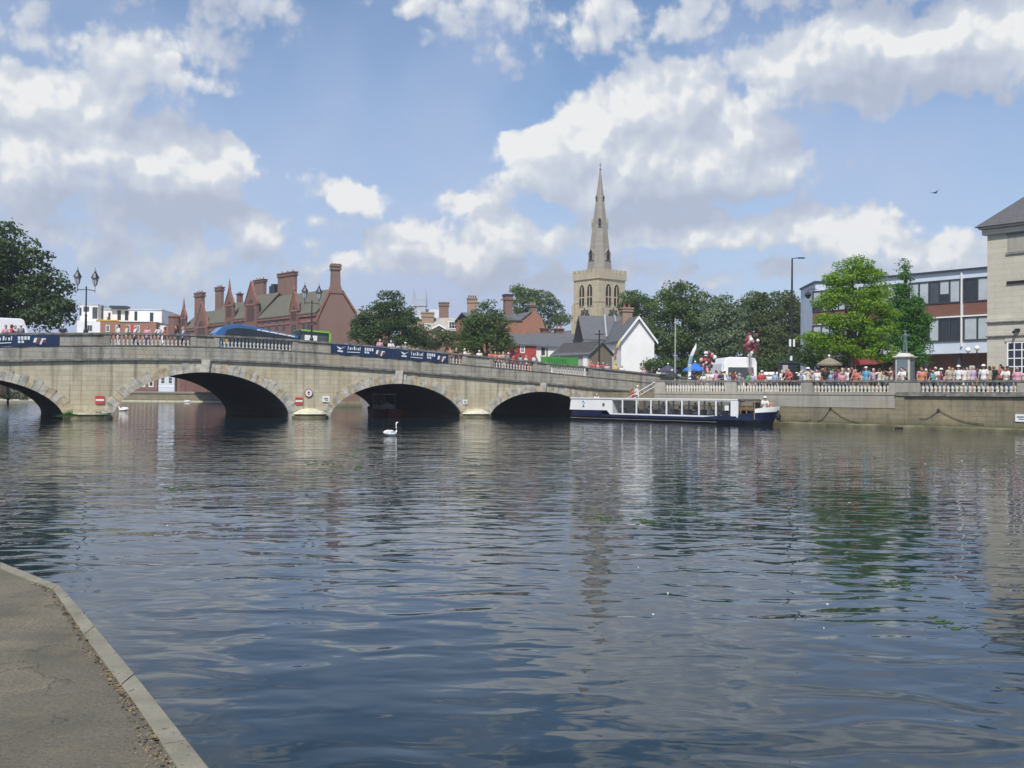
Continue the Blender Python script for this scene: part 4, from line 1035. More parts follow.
# stone outbuilding
f4 = FR(590, 112, 38); ob = empty('stone_outbuilding', f4.loc(), f4.a, label='brown stone outbuilding with low slate roof and grey side wall behind the green banner', cat='house')
x4 = f4.S(612); v = MB(); ha = f4.H(600, 341); hb = f4.H(590, 352)
v.prism([(0,DECKZ-.1),(x4,DECKZ-.1),(x4,hb),(x4/2,ha),(0,hb)], 0, 6.5); v.build('wall', M['brownstone'], ob)
v = MB(); roofy(v, 0, x4, -.2, 6.7, hb, ha, .15, .3); v.build('roof', M['slate'], ob)
v = MB(); v.box(-.03, -.001, .05, 6.4, DECKZ-.1, hb-.1); v.build('side_wall', M['greyrender'], ob)
v = MB(); v.box(-.09, -.031, .4, 1.1, DECKZ, hb-.4); v.build('door', M['whitepaint'], ob)
# long low terrace: slate roof over white wall
f5 = FR(536, 135, 14); lt = empty('low_terrace', f5.loc(), f5.a, label='long low white house with grey slate roof behind the green banner', cat='house')
x5 = f5.S(585); hw5 = f5.H(545,345); v = MB(); v.box(0,x5,0,7,DECKZ-.1,hw5); v.build('wall', M['whiterender'], lt)
v = MB(); roofx(v, -.3, x5+3, 0, 7, hw5, f5.H(560,333.5,3.5), .2, .3); v.build('roof', M['slate'], lt)
window(lt, f5.S(541), f5.S(544.5), f5.H(543,355), f5.H(543,347), 0, M['darkframe'], M['glassb'], 1, 2)
for px in (546.5,): v = MB(); v.tube([(f5.S(px),-.1,DECKZ),(f5.S(px),-.1,hw5)], .07, 6); v.build('drainpipe', M['iron'], lt)
for a_, b_ in ((552,559),(566,574)):
    chimney(lt, f5.S(a_), f5.S(b_), 5, 6, f5.H(560,336,5), f5.H(560,328.5,5), M['redbrick'], 2, potm=M['buffbrick'])
# red painted shop
f6 = FR(513, 128, 8); rs = empty('maroon_house', f6.loc(), f6.a, label='small dark red painted house with grey slate roof, right of the middle tree', cat='house')
x6 = f6.S(536); hw6 = f6.H(525,343.5); v = MB(); v.box(0,x6,0,7,DECKZ-.1,hw6); v.build('wall', M['maroon'], rs)
v = MB(); roofx(v, -.3, x6+.4, 0, 7, hw6, f6.H(525,334,3.5), .2, .25); v.build('roof', M['slate'], rs)
window(rs, f6.S(520), f6.S(524.5), f6.H(522,353), f6.H(522,345.5), 0, M['whitepaint'], M['glassb'], 2, 2, .12)
# brick gabled house behind
f7 = FR(520, 150, 20); bh_ = empty('brick_house', f7.loc(), f7.a, label='orange red brick house with rounded gable, left of the church behind the middle tree', cat='house')
x7 = f7.S(547); v = MB(); zz = lambda py: f7.H(533,py)
v.prism([(0,DECKZ-.1),(x7,DECKZ-.1),(x7,zz(336)),(x7*.88,zz(325)),(x7*.72,zz(315)),(x7*.6,zz(312)),(x7*.42,zz(312)),(0,zz(322))], 0, 7); v.build('wall', M['orangebrick'], bh_)
v = MB(); v.prism([(x7*.40,zz(312)+.02),(x7*.40,zz(311.2)),(-.2,zz(320.8)),(-.2,zz(322))], -.15, 7.1); v.build('roof', M['slate'], bh_)
chimney(bh_, x7*.40, x7*.62, .2, 1.2, zz(313), zz(305), M['brownstone'], 3, potm=M['buffbrick'])
v = MB(); v.box(-8,0,0,7,DECKZ-.1,zz(320)); v.build('side_wing', M['orangebrick'], bh_)
v = MB(); roofx(v,-8.2,.2,0,7,zz(320),zz(313),.15,.2); v.build('wing_roof', M['slate'], bh_)
chimney(bh_, f7.S(505,3), f7.S(512,3), 3, 4.2, zz(322), f7.H(508,294,3), M['gablebrick'], 0, M['darkframe'])
# distant roofs between the trees
f8 = FR(425, 175, 5); dr = empty('distant_brick_house', f8.loc(), f8.a, label='far brick house with pale roof and three tall chimneys between the two dark trees', cat='house')
x8 = f8.S(482); v = MB(); v.box(0,x8,0,8,DECKZ-.1,f8.H(450,329)); v.build('wall', M['gablebrick'], dr)
v = MB(); roofx(v,-.3,x8,0,8,f8.H(450,329),f8.H(450,318,4),.2,.3); v.build('roof', MAT('pale tiled roof',(.40,.38,.33),.8,.2), dr)
chimney(dr, f8.S(438.5,4), f8.S(448,4), 4, 5.6, f8.H(443,320,4), f8.H(443,302,4), M['gablebrick'], 0, M['brownstone'])
chimney(dr, f8.S(421,2), f8.S(433,2), 2, 3.6, f8.H(427,334,2), f8.H(427,312,2), M['buffbrick'], 0)
chimney(dr, f8.S(467,4), f8.S(476,4), 4, 5.6, f8.H(471,320,4), f8.H(471,298,4), M['buffbrick'], 4, M['brownstone'])
v = MB(); roofy(v, f8.S(432), f8.S(445), -.6, 3, f8.H(438,328), f8.H(438,324), .25, .1); v.build('porch_gable', M['whitepaint'], dr)
window(dr, f8.S(448), f8.S(457), f8.H(452,329), f8.H(452,321.5), -.2, M['whitepaint'], M['glass'], 3, 2, .12)
# pinnacled tower far off
f9 = FR(411.5, 260, 0); pt_ = empty('pinnacled_tower', f9.loc(), 0, label='far grey tower with two thin pinnacles left of the tall brick chimneys', cat='tower')
gm = MAT('far grey stone', (.42,.46,.50), .9, .15)
x9 = f9.S(425.5); v = MB(); v.box(.2,x9-.2,0,3,0,f9.H(418,306)); v.box(0,x9,-.2,3.2,f9.H(418,306)+.001,f9.H(418,304.5)); v.build('tower', gm, pt_)
for x in (.25, x9-.25):
    for y in (.2, 2.8):
        v = MB(); v.lathe([(.32,f9.H(418,306)),(.3,f9.H(418,300)),(.03,f9.H(418,288))], x, y, 0, 6); v.build('pinnacle', gm, pt_)
v = MB()
for i in range(5): v.box(.5+i*.62,.8+i*.62,-.1,.1,f9.H(418,304.5),f9.H(418,299.5))
v.box(.3,x9-.3,-.12,.12,f9.H(418,300),f9.H(418,299)); v.build('crown_tracery', gm, pt_)
v = MB(); roofx(v, -3.5, x9+4, -1, 6, f9.H(418,318), f9.H(418,306.5)-.5, .3, .2); v.build('roof', gm, pt_)
v = MB(); v.box(-3.3,x9+3.8,-.8,5.8,0,f9.H(418,318)); v.build('wall', M['buffbrick'], pt_)

M['recess'] = MAT('painted recess shade', (.085,.042,.033), .9)  # recess shade put into the colour of flat panels on the gables
# ------------------------------------------------------------ red brick town hall
g = FR(315.5, 185, 24); th = empty('red_brick_hall', g.loc(), g.a, label='big red brick Victorian hall with many gables and tall chimneys behind the bridge', cat='building')
xg = g.S(360); xa = g.S(335); hE = g.H(316, 322); hE2 = g.H(359, 322); hA = g.H(335, 290)
v = MB(); v.prism([(0,DECKZ-.1),(xg,DECKZ-.1),(xg,hE2),(xg*.93,hE2+.6),(xa+.9,hA-.2),(xa-.9,hA-.2),(.5,hE+.8),(0,hE)], 0, 5.5); v.build('gable_wall', M['gablebrick'], th)
v = MB()
for (p, q) in (((-.1,hE-.1),(xa-1.0,hA-.1)), ((xg+.1,hE2-.1),(xa+1.0,hA-.1))):
    dx, dz = q[0]-p[0], q[1]-p[1]; l = math.hypot(dx,dz); nx, nz = -dz/l, dx/l
    if nz < 0: nx, nz = -nx, -nz
    v.prism([(p[0],p[1]),(q[0],q[1]),(q[0]+nx*.35,q[1]+nz*.35),(p[0]+nx*.35,p[1]+nz*.35)], -.2, .4)
v.build('gable_coping', M['terracotta'], th)
zt = g.H(335, 265.5)
v = MB(); v.prism([(xa-1.35,hA-.6),(xa+1.35,hA-.6),(xa+.82,hA+1.0),(xa+.75,zt-.8),(xa-.75,zt-.8),(xa-.82,hA+1.0)], -.15, 1.3)
v.box(xa-.95,xa+.95,-.35,1.5,zt-.8,zt-.45); v.box(xa-.8,xa+.8,-.2,1.35,zt-.45,zt-.2); v.box(xa-1,xa+1,-.4,1.55,zt-.2,zt)
for i in range(4): v.box(xa-.85+i*.5, xa-.6+i*.5,-.3,1.4,zt,zt+.35)
v.build('chimney', M['gablebrick'], th)
v = MB(); 
v.prismx([(0,0),(1,0),(1,1)],0,.001) if False else None
# roof behind the gable: ridge running back
v.prism([(-.3,hE-.25),(xa,hA-.55),(xg+.3,hE2-.25),(xg+.3,hE2),(xa,hA-.25),(-.3,hE)], .41, 30); v.build('roof', M['greenslate'], th)
# river front running away to the left; local frame of its own but children of the same hall
f = FR(315.5, 185, -48)
fr_ = empty('river_front', (0,0,0), f.a-g.a); fr_.parent = th
# (an empty cannot be a part with meshes two deep, so geometry is written in hall coordinates)
bpy.data.objects.remove(fr_)
TF = Matrix.Rotation(f.a - g.a, 4, 'Z')
def part(name, mat, fn, parent=th):
    v = MB(); v.T = TF; fn(v); return v.build(name, mat, parent)
xL = f.S(173)
eave = lambda px, py: f.H(px, py)
def boxpx(v, pa, pb, y0, y1, pyb, pyt, m=0):
    a, b = f.S(pa, y0), f.S(pb, y0); pm = (pa+pb)/2
    v.box(a, b, y0, y1, f.H(pm, pyb, y0) if pyb else DECKZ-.1, f.H(pm, pyt, y0), m)
for (pa, pb, pe, pr, dep) in ((257,316,313.5,295,9),(231,258,316,297,9),(205,232,321,305,9),(182,206,326,313,8)):
    hE_ = f.H((pa+pb)/2, pe); hR_ = f.H((pa+pb)/2, pr, dep/2)
    part('front_wall', M['redbrick'], lambda v: v.box(f.S(pa), f.S(pb), 0, dep, DECKZ-.1, hE_))
    part('roof', M['greenslate'], lambda v: roofx(v, f.S(pa)-.1, f.S(pb)+.1, 0, dep, hE_, hR_, .2, .35))
    part('eaves_band', M['terracotta'], lambda v: (v.box(f.S(pa), f.S(pb), -.25, -.001, hE_-1.0, hE_-.35), v.box(f.S(pa), f.S(pb), -.12, -.001, hE_-2.1, hE_-1.7)))
# gablets: (px0, px1, wall bottom/none, shoulder y, apex y, spike)
for (pa, pb, ps, pa_y, spike, dep) in ((289,297,309,291,3,.35),(244,255.5,303,283,0,.45),(224,232,304,290,3.5,.4),(194,207,326,304,0,.45),(180,185,317,308,3.5,.3)):
    pm = (pa+pb)/2; a, b = f.S(pa,-dep), f.S(pb,-dep); xm_ = (a+b)/2; hs = f.H(pm,ps,-dep); hp = f.H(pm,pa_y,-dep)
    gw = part('gable', M['redbrick'], lambda v: v.prism([(a,DECKZ-.1),(b,DECKZ-.1),(b,hs),(xm_,hp),(a,hs)], -dep, .1))
    kk = (hp-hs)/(xm_-a)
    def cop(v):
        for sg in (-1, 1):
            v.prism([(xm_,hp-.0),(xm_+sg*(b-xm_+.2),hs-.2*kk),(xm_+sg*(b-xm_+.2),hs-.2*kk+.45),(xm_,hp+.45)] if sg > 0 else [(xm_,hp+.45),(xm_+sg*(b-xm_+.2),hs-.2*kk+.45),(xm_+sg*(b-xm_+.2),hs-.2*kk),(xm_,hp)], -dep-.12, -dep+.35)
        v.box(a-.1,b+.1,-dep-.1,-dep-.001,hs-.5,hs-.15)
        if spike: v.lathe([(.35,hp+.2),(.22,hp+.9),(.03,hp+spike*.7)], xm_, -dep+.1, 0, 6)
    part('coping', M['terracotta'], cop, gw)
    w_ = (b-a)*.32
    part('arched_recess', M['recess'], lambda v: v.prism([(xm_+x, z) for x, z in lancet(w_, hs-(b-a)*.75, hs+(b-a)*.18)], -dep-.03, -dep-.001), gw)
    part('window', M['glass'], lambda v: (v.box(xm_-w_*.8, xm_-.12, -dep-.05, -dep-.002, hs-(b-a)*1.7, hs-(b-a)*1.0), v.box(xm_+.12, xm_+w_*.8, -dep-.05, -dep-.002, hs-(b-a)*1.7, hs-(b-a)*1.0)), gw)
# windows under the eaves
for pc in (262,268,276,283,303,308,237,241,212,217,189):
    a, b = f.S(pc-1.5), f.S(pc+1.5); hh = f.H(pc, 322 if pc > 230 else 327)
    part('window', M['glass'], lambda v: v.box(a, b, -.04, -.001, hh-1.6, hh+.1))
part('stair_turret', M['redbrick'], lambda v: (v.lathe([(1.5,DECKZ),(1.5,f.H(174,318)),(1.7,f.H(174,317.5)),(1.7,f.H(174,316.5)),(.1,f.H(174,313.5))], f.S(174.5), 0, 0, 10)))
# chimneys
for (pa, pb, pyb, pyt, dep, mat) in ((276.5,292.5,297,272.5,5.5,M['gablebrick']),(252.5,262,297,279.5,4.5,M['gablebrick']),(214,219.5,310,287,5,M['gablebrick']),(193.5,200.5,320,292.5,2.5,M['gablebrick']),(235.5,238.5,300,293.5,5,M['redbrick'])):
    a, b = f.S(pa,dep), f.S(pb,dep); pm = (pa+pb)/2; z0, z1 = f.H(pm,pyb,dep), f.H(pm,pyt,dep); wd = .8
    def fn(v):
        hh = z1-z0; v.box(a,b,dep,dep+wd,z0-2,z1-hh*.16); v.box(a-.2,b+.2,dep-.2,dep+wd+.2,z1-hh*.16,z1-hh*.11,1); v.box(a-.08,b+.08,dep-.08,dep+wd+.08,z1-hh*.11,z1-hh*.04,0); v.box(a-.22,b+.22,dep-.22,dep+wd+.22,z1-hh*.04,z1,1)
        n = max(2, int((b-a)/.7))
        for i in range(1, n): x = a+(b-a)*i/n; v.box(x-.07,x+.07,dep-.09,dep-.001,z0,z1-hh*.17)
    c = part('chimney', [mat, M['brownbrick']], fn)
    part('chimney_pots', M['buffbrick'], lambda v: [v.lathe([(.16,0),(.14,.35),(.18,.4)], a+(b-a)*(i+.5)/3, dep+wd/2, z1, 8) for i in range(3)], c)
part('rooftop_tank', M['iron'], lambda v: (v.box(f.S(268,5), f.S(273,5), 5, 7, f.H(270,297,5), f.H(270,286,5)), v.box(f.S(269,5), f.S(272,5), 5.2, 6.5, f.H(270,286,5)+.001, f.H(270,284,5))))
# low range right of the big gable
f = FR(358, 176, 10); lr = empty('low_hall_range', f.loc(), f.a, label='lower range with pale roof just right of the big brick gable', cat='building')
v = MB(); xr = f.S(392); v.box(0,xr,0,9,DECKZ-.1,f.H(370,324)); v.build('wall', M['gablebrick'], lr)
v = MB(); roofx(v,-.2,xr,0,9,f.H(370,324),f.H(370,311,4.5),.2,.3); v.build('roof', MAT('weathered stone roof',(.3,.28,.25),.85,.25), lr)

# ------------------------------------------------------------ white flats beyond the left lamp
f = FR(79, 240, 3); fl = empty('white_flats', f.loc(), f.a, label='white modern flats over an orange brick floor, behind the left bridge lamp', cat='building')
z = lambda py: f.H(115, py)
v = MB(); v.box(0, f.S(97), 0, 12, z(323), z(305)); v.box(f.S(97)+.001, f.S(158.5), 2, 12, z(323), z(309)); v.build('wall', M['whiterender'], fl)
v = MB(); v.box(f.S(103), f.S(158.5), -2.4, 12, DECKZ-.1, z(322.0)-.001); v.build('brick_base', M['orangebrick'], fl)
v = MB(); v.box(f.S(80), f.S(103)-.001, -2.4, 12, DECKZ-.1, z(321.5)); v.build('white_base', M['whiterender'], fl)
v = MB(); v.box(f.S(99), f.S(122), -2.5, 2, z(322)+.0, z(320.6)); v.box(f.S(122), f.S(130), -2.5, 2, z(322), z(321)); v.build('yellow_fascia', M['yellow'], fl)
v = MB(); v.box(f.S(122)+.01, f.S(152), -2.6, 2, z(322.3), z(321.2)); v.build('white_fascia', M['whitepaint'], fl)
v = MB(); v.box(f.S(107), f.S(124), .8, 4, z(307.5), z(305.3)); v.build('roof_canopy', M['darkframe'], fl)
for (a, b, t, u, y) in ((78.5,80.5,308,316,0),(82.5,88,307,312,0),(91.5,98 if False else 96.5,307.5,319,0),(100.5,102.5,306,319,-0),(116.5,120,309.5,320,2),(124,127.5,310,320,2),(133.5,136.5,310.5,320,2),(149,152.5,311.5,320.5,2),(107.5,109.5,312,321,2)):
    window(fl, f.S(a,y), f.S(b,y), z(u), z(t), y-.001, M['darkframe'], M['glassb'] if a < 100 else M['glass'], 1, 2, .15)
for (a, b) in ((86,92),(105,109),(115,118),(126,129.5),(136,139),(130,133.3)):
    window(fl, f.S(a,-2.4), f.S(b,-2.4), f.H(115,332,-2.4), f.H(115,325,-2.4), -2.41, M['whitepaint'] if a != 130 else M['signred'], M['glassb'] if a != 130 else M['signred'], 2, 1, .15)
v = MB(); v.box(0,f.S(97),-.15,12.1,z(305)+.001,z(304.3)); v.box(f.S(97)+.002,f.S(158.5),1.8,12.1,z(309)+.001,z(308)); v.build('roof_edge', M['palepanel'], fl)
f = FR(159, 236, 5); e = empty('small_white_house', f.loc(), f.a, label='small white and brick house between the white flats and the red hall', cat='house')
v = MB(); v.box(0,f.S(167),0,8,DECKZ-.1,f.H(163,324.5)); v.build('wall', M['whiterender'], e)
v = MB(); v.box(f.S(165),f.S(171),-.3,5,DECKZ-.1,f.H(163,325.5)); v.build('brick_bay', M['orangebrick'], e)
v = MB(); v.box(-.2,f.S(167),-.2,8,f.H(163,324.5)+.001,f.H(163,324)); v.build('roof', M['slate'], e)
# ------------------------------------------------------------ seen through the widest arch: river wall and houses
e = empty('far_river_wall', (-170, 223, 0), 0, label='low stone river wall beyond the bridge, seen through the widest arch', cat='wall')
v = MB(); v.box(-120, 106, 0, .6, -1, 1.75); v.build('wall', M['quay_stone'], e)
v = MB(); v.box(-120, 106, -.15, .7, 1.751, 2.0); v.build('coping', M['brownstone'], e)
v = MB(); v.box(-120, 106, -.5, .0, -1, .25); v.build('footing', M['cutcap'], e)
f = FR(122, 229, 0); e = empty('riverside_brick_house', f.loc(), 0, label='red brick house with white windows seen through the widest arch', cat='house')
x = f.S(157.5); v = MB(); v.box(-14, x, 0, 8, DECKZ-.1, 11); v.build('wall', M['gablebrick'], e)
v = MB(); v.box(-14, x+.01, -.06, -.001, DECKZ-.1, 2.9); v.build('plinth', M['brownbrick'], e)
for i in range(7): window(e, x-2.0-i*1.9, x-.9-i*1.9, 3.3, 5.6, 0, M['whitepaint'], M['glass'], 1, 2, .2)
v = MB(); roofx(v,-14.2,x+.2,0,8,11,13.5); v.build('roof', M['slate'], e)
f = FR(158.5, 228, 0); e = empty('riverside_white_house', f.loc(), 0, label='pale grey and white house with two windows, seen through the widest arch', cat='house')
x = f.S(174.5); v = MB(); v.box(0, x, 0, 8, DECKZ-.1, 10.5); v.build('wall', M['palepanel'], e)
for a, b in ((.5,1.5),(2.2,3.2)): window(e, a, b, 4.0, 5.6, 0, M['whitepaint'], M['glassb'], 1, 2, .12)
v = MB(); v.box(0, x, -.05, -.001, 3.3, 3.6); v.build('band', M['whitepaint'], e)
f = FR(176, 229, 0); e = empty('riverside_brick_range', f.loc(), 0, label='long plain red brown brick building seen through the right side of the widest arch', cat='building')
x = f.S(226); v = MB(); v.box(0, x, 0, 8, DECKZ-.1, 8); v.build('wall', M['gablebrick'], e)
v = MB()
for i in range(4): v.box(1+i*2.6, 1.5+i*2.6, -.2, -.001, DECKZ, 7.5)
v.build('pilasters', M['terracotta'], e)
# brick wall seen in the gap of the second arch from the right
f = FR(322, 152, 0); e = empty('towpath_wall', f.loc(), R(-40), label='pinkish wall above a pale footing seen through the second arch from the right', cat='wall')
v = MB(); v.box(0, 22, 0, .5, .9, 4.2); v.build('wall', M['gablebrick'], e)
v = MB(); v.box(-.2, 22, -.4, .6, -1, .899); v.build('footing', M['quay_stone'], e)
# ------------------------------------------------------------ trees
def leafmat(name, c1, c2, trans=.35):
    m = bpy.data.materials.new(name); m.use_nodes = True; nt = m.node_tree
    for n in list(nt.nodes): nt.nodes.remove(n)
    out = N(nt, 'ShaderNodeOutputMaterial'); tc = N(nt, 'ShaderNodeTexCoord')
    f = noise(nt, tc.outputs['Object'], .9, 3, .6); f2 = noise(nt, tc.outputs['Object'], 11, 2)
    c = mixc(nt, ramp(nt, f, [(.35,0),(.65,1)]), c1, c2); c = mixc(nt, ramp(nt, f2, [(.4,0),(.75,.6)]), c, sub(c2, 1.5))
    d = N(nt, 'ShaderNodeBsdfPrincipled'); L(nt, c, d.inputs['Base Color']); d.inputs['Roughness'].default_value = .55; d.inputs['Specular IOR Level'].default_value = .3
    t = N(nt, 'ShaderNodeBsdfTranslucent'); L(nt, mixc(nt, .5, c, sub(c2, 1.6)), t.inputs[0])
    mx = N(nt, 'ShaderNodeMixShader'); mx.inputs[0].default_value = trans; L(nt, d.outputs[0], mx.inputs[1]); L(nt, t.outputs[0], mx.inputs[2]); L(nt, mx.outputs[0], out.inputs[0])
    return m
LM = {'dark': leafmat('dark foliage', (.03,.055,.016), (.062,.105,.028), .3),
      'mid': leafmat('green foliage', (.05,.09,.02), (.095,.15,.034), .35),
      'olive': leafmat('olive foliage', (.05,.078,.02), (.095,.125,.035), .3),
      'bright': leafmat('bright foliage', (.11,.215,.016), (.19,.32,.026), .42),
      'fresh': leafmat('fresh foliage', (.04,.12,.02), (.07,.19,.03), .35),
      'silver': leafmat('silver foliage', (.06,.105,.045), (.15,.20,.10), .25)}
def tree(name, px, z, lobes, leaf, mat, label, nl=9000, base=DECKZ, cl=.9, group=None, trunk=.3, seed=1, ysq=.9, lay=0):
    """lobes: (px, py, half width px, half height px) in the photo, all at this tree's own distance"""
    rn = np.random.default_rng(seed); rr = random.Random(seed)
    c0 = P(px, 380, z); e = empty(name, (c0.x, c0.y, base), 0, label=label, cat='tree', group=group)
    L3 = []
    for (lx, ly, hw, hh) in lobes:
        p = P(lx, ly, z); L3.append((p.x-c0.x, rr.uniform(-.5,.5)*hw*z/1000*.8, p.z-base, hw*z/1000, hh*z/1000))
    # limbs
    zc_l = [l[2] for l in L3]; zlow = min(l[2]-l[4]*.3 for l in L3)
    v = MB(); top = max(l[2] for l in L3)
    hub = max(1.0, min(zlow, top*.45))
    v.tube([(0,0,-.3),(.05,.02,hub*.5),(0,0,hub),(L3[0][0]*.2,0,(hub+top)/2),(L3[0][0]*.4,0,top)], [trunk*1.3,trunk,trunk*.85,trunk*.5,trunk*.12], 8)
    for l in L3:
        m_ = Vector((l[0]*.5, l[1]*.5, (hub+l[2])/2 - .1*l[4])); v.tube([(0,0,hub*.92), m_, (l[0],l[1],l[2]+l[4]*.2)], [trunk*.55, trunk*.33, trunk*.1], 6)
        for k in range(4):
            a = rr.uniform(0,6.28); d = Vector((math.cos(a)*l[3]*.75, math.sin(a)*l[3]*.7, rr.uniform(-.3,.7)*l[4])); v.tube([(l[0]*.8,l[1]*.8,l[2]*.92+hub*.08), Vector((l[0],l[1],l[2]))+d*.6, Vector((l[0],l[1],l[2]))+d], [trunk*.2,trunk*.1,trunk*.04], 5)
    v.build('trunk', M['bark'], e)
    # leaf clumps spread through each lobe, leaves on the upper outer shell of each clump
    vol = np.array([l[3]*l[3]*l[4] for l in L3])**(.75); ncl_tot = max(30, int(nl/55)); C = []; RAD = []
    for l, w_ in zip(L3, vol/vol.sum()):
        n = max(4, int(ncl_tot*w_)); d = rn.normal(size=(n,3)); d /= np.linalg.norm(d,axis=1)[:,None]
        r = rn.uniform(.35,1,size=n)**.5
        p = d*r[:,None]*np.array([l[3],l[3]*ysq,l[4]]) + np.array([l[0],l[1],l[2]])
        C.append(p); RAD.append(rn.uniform(.4,1.35,size=n)*cl)
    C = np.concatenate(C); RAD = np.concatenate(RAD)
    C = C[C[:,2] > .8]; RAD = RAD[:len(C)]
    w_ = RAD**2; cnt = np.maximum(6, (nl*w_/w_.sum()).astype(int))
    idx = np.repeat(np.arange(len(C)), cnt); n = len(idx)
    d = rn.normal(size=(n,3)); d[:,2] += .35; d /= np.linalg.norm(d,axis=1)[:,None]
    rad = RAD[idx]*rn.uniform(.55,1.08,size=n)*np.where(rn.random(n) < .07, rn.uniform(1.1,1.6,size=n), 1)
    pos = C[idx] + d*rad[:,None]*np.array([1,1,.62 if not lay else lay])
    nrm = d*.8 + rn.normal(size=(n,3))*.55; nrm[:,2] += .35; nrm /= np.linalg.norm(nrm,axis=1)[:,None]
    a = np.cross(nrm, rn.normal(size=(n,3))); a /= np.linalg.norm(a,axis=1)[:,None]; b = np.cross(nrm, a)
    s = leaf*rn.uniform(.45,1.5,size=n)[:,None]
    V = np.stack([pos-a*s-b*s*.15, pos-b*s*.62, pos+a*s+b*s*.1, pos+b*s*.62], axis=1).reshape(-1,3)
    me = bpy.data.meshes.new('crown'); me.vertices.add(len(V)); me.vertices.foreach_set('co', V.ravel().astype(np.float32))
    me.loops.add(4*n); me.loops.foreach_set('vertex_index', np.arange(4*n, dtype=np.int32))
    me.polygons.add(n); me.polygons.foreach_set('loop_start', np.arange(0,4*n,4, dtype=np.int32)); me.polygons.foreach_set('loop_total', np.full(n,4, dtype=np.int32))
    me.materials.append(mat); me.update(calc_edges=True)
    o = bpy.data.objects.new('crown', me); COL.objects.link(o); o.parent = e
    return e
G1 = 'trees behind the riverside crowd'
tree('horse_chestnut', 2, 98, [(-5,255,36,30),(20,268,30,28),(-20,290,50,35),(38,290,26,24),(20,305,40,25),(58,312,19,19),(45,318,25,14),(-40,270,45,50)], .17, LM['dark'], 'large dark green tree at the left edge, behind the white van', 26000, base=1.9, cl=1.0, trunk=.5, seed=3)
tree('yew_tree', 389, 124, [(388,305,16,12),(390,318,27,15),(372,325,19,14),(408,325,19,16),(390,335,36,14),(365,338,15,10),(416,338,13,12)], .13, LM['dark'], 'dark conical evergreen tree right of the brick gable, over the navy banner', 20000, cl=.8, seed=4)
tree('broadleaf_tree', 487, 126, [(485,318,18,15),(475,330,16,16),(498,330,15,16),(486,342,26,14),(470,345,14,12),(503,344,12,10)], .13, LM['mid'], 'round dark green tree behind the bridge, left of the red painted house', 15000, cl=.8, seed=5)
tree('broadleaf_tree', 436, 140, [(435,338,14,10),(450,341,14,8),(424,344,12,8)], .14, LM['olive'], 'low olive green tree between the dark evergreen and the round tree', 5000, cl=.7, seed=6)
tree('lime_tree', 535, 205, [(525,293,13,9),(540,300,14,10),(553,309,11,9),(530,308,18,12),(548,320,15,10),(562,318,8,7)], .2, LM['mid'], 'pale green tree rising behind the orange brick gable, left of the church', 9000, cl=1.1, seed=7)
tree('broadleaf_tree', 634, 165, [(632,300,14,9),(640,308,16,12),(628,312,10,10),(648,318,10,14)], .17, LM['mid'], 'dark green tree right behind the church tower and the white gable', 8000, cl=1.0, group=None, seed=8)
tree('plane_tree', 683, 128, [(682,297,20,14),(668,308,18,16),(697,312,18,18),(680,325,28,22),(665,340,20,18),(698,342,20,20),(682,352,30,14)], .15, LM['mid'], 'tall dark tree right of the white gabled house, behind the thin grey pole', 22000, cl=1.0, seed=9)
tree('silver_poplar', 722, 122, [(722,308,12,12),(716,322,14,14),(728,335,15,14),(716,345,18,16),(735,320,9,13),(708,355,12,12)], .14, LM['silver'], 'silvery green tree behind the white refreshment van', 14000, cl=.8, seed=10)
tree('yew_tree', 733, 134, [(724,305,9,9),(738,312,9,9),(736,330,14,20),(738,350,16,14)], .15, LM['dark'], 'dark green tree just right of the silvery tree', 6000, cl=.9, seed=11)
tree('broadleaf_tree', 758, 138, [(755,300,13,10),(768,312,14,16),(750,318,14,16),(760,335,20,18),(758,355,22,14)], .16, LM['olive'], 'olive green tree behind the balloon bunch', 14000, cl=.95, seed=12)
tree('broadleaf_tree', 782, 142, [(780,302,12,11),(790,315,14,16),(776,325,13,16),(785,342,20,18),(780,358,20,12)], .16, LM['olive'], 'olive green tree straight behind the tall black lamp column', 14000, cl=.95, seed=13)
tree('broadleaf_tree', 812, 146, [(808,312,13,11),(818,325,15,16),(803,330,12,14),(812,348,20,16)], .16, LM['olive'], 'olive green tree left of the pale blue block, partly behind the bright green tree', 10000, cl=.95, seed=14)
tree('broadleaf_tree', 838, 98, [(835,352,28,16),(865,356,25,14),(815,358,18,12),(890,356,20,14)], .14, LM['dark'], 'dark shrubby tree low behind the crowd under the bright green tree', 9000, cl=.8, seed=15)
tree('maple_tree', 851, 76, [(853,267,13,9),(866,275,15,8),(842,280,15,8),(878,291,13,8),(848,296,22,9),(830,303,12,8),(868,306,18,9),(886,312,10,9),(825,322,14,8),(850,322,20,10),(878,330,16,11),(815,340,12,11),(838,342,20,12),(862,347,20,11),(884,352,13,10)], .085, LM['bright'], 'bright yellow green tree rising over the crowd left of the monument', 30000, cl=.62, trunk=.26, seed=16, lay=.4)
tree('ginkgo_tree', 907, 80, [(905,276,4,10),(906,291,8,9),(902,305,11,9),(914,308,9,9),(905,322,14,10),(916,328,12,9),(905,342,16,11),(919,345,9,10),(912,360,13,9),(905,268,3,8),(897,330,8,9),(923,318,7,8),(908,315,12,10)], .08, LM['fresh'], 'slender fresh green tree behind the monument', 24000, cl=.5, trunk=.18, seed=17)
tree('riverside_bush', 8, 170, [(0,397,18,8),(22,400,12,7),(-20,392,26,14),(12,390,10,8)], .2, LM['mid'], 'green bush at the water beyond the leftmost arch in view', 6000, base=.1, cl=.9, seed=18)
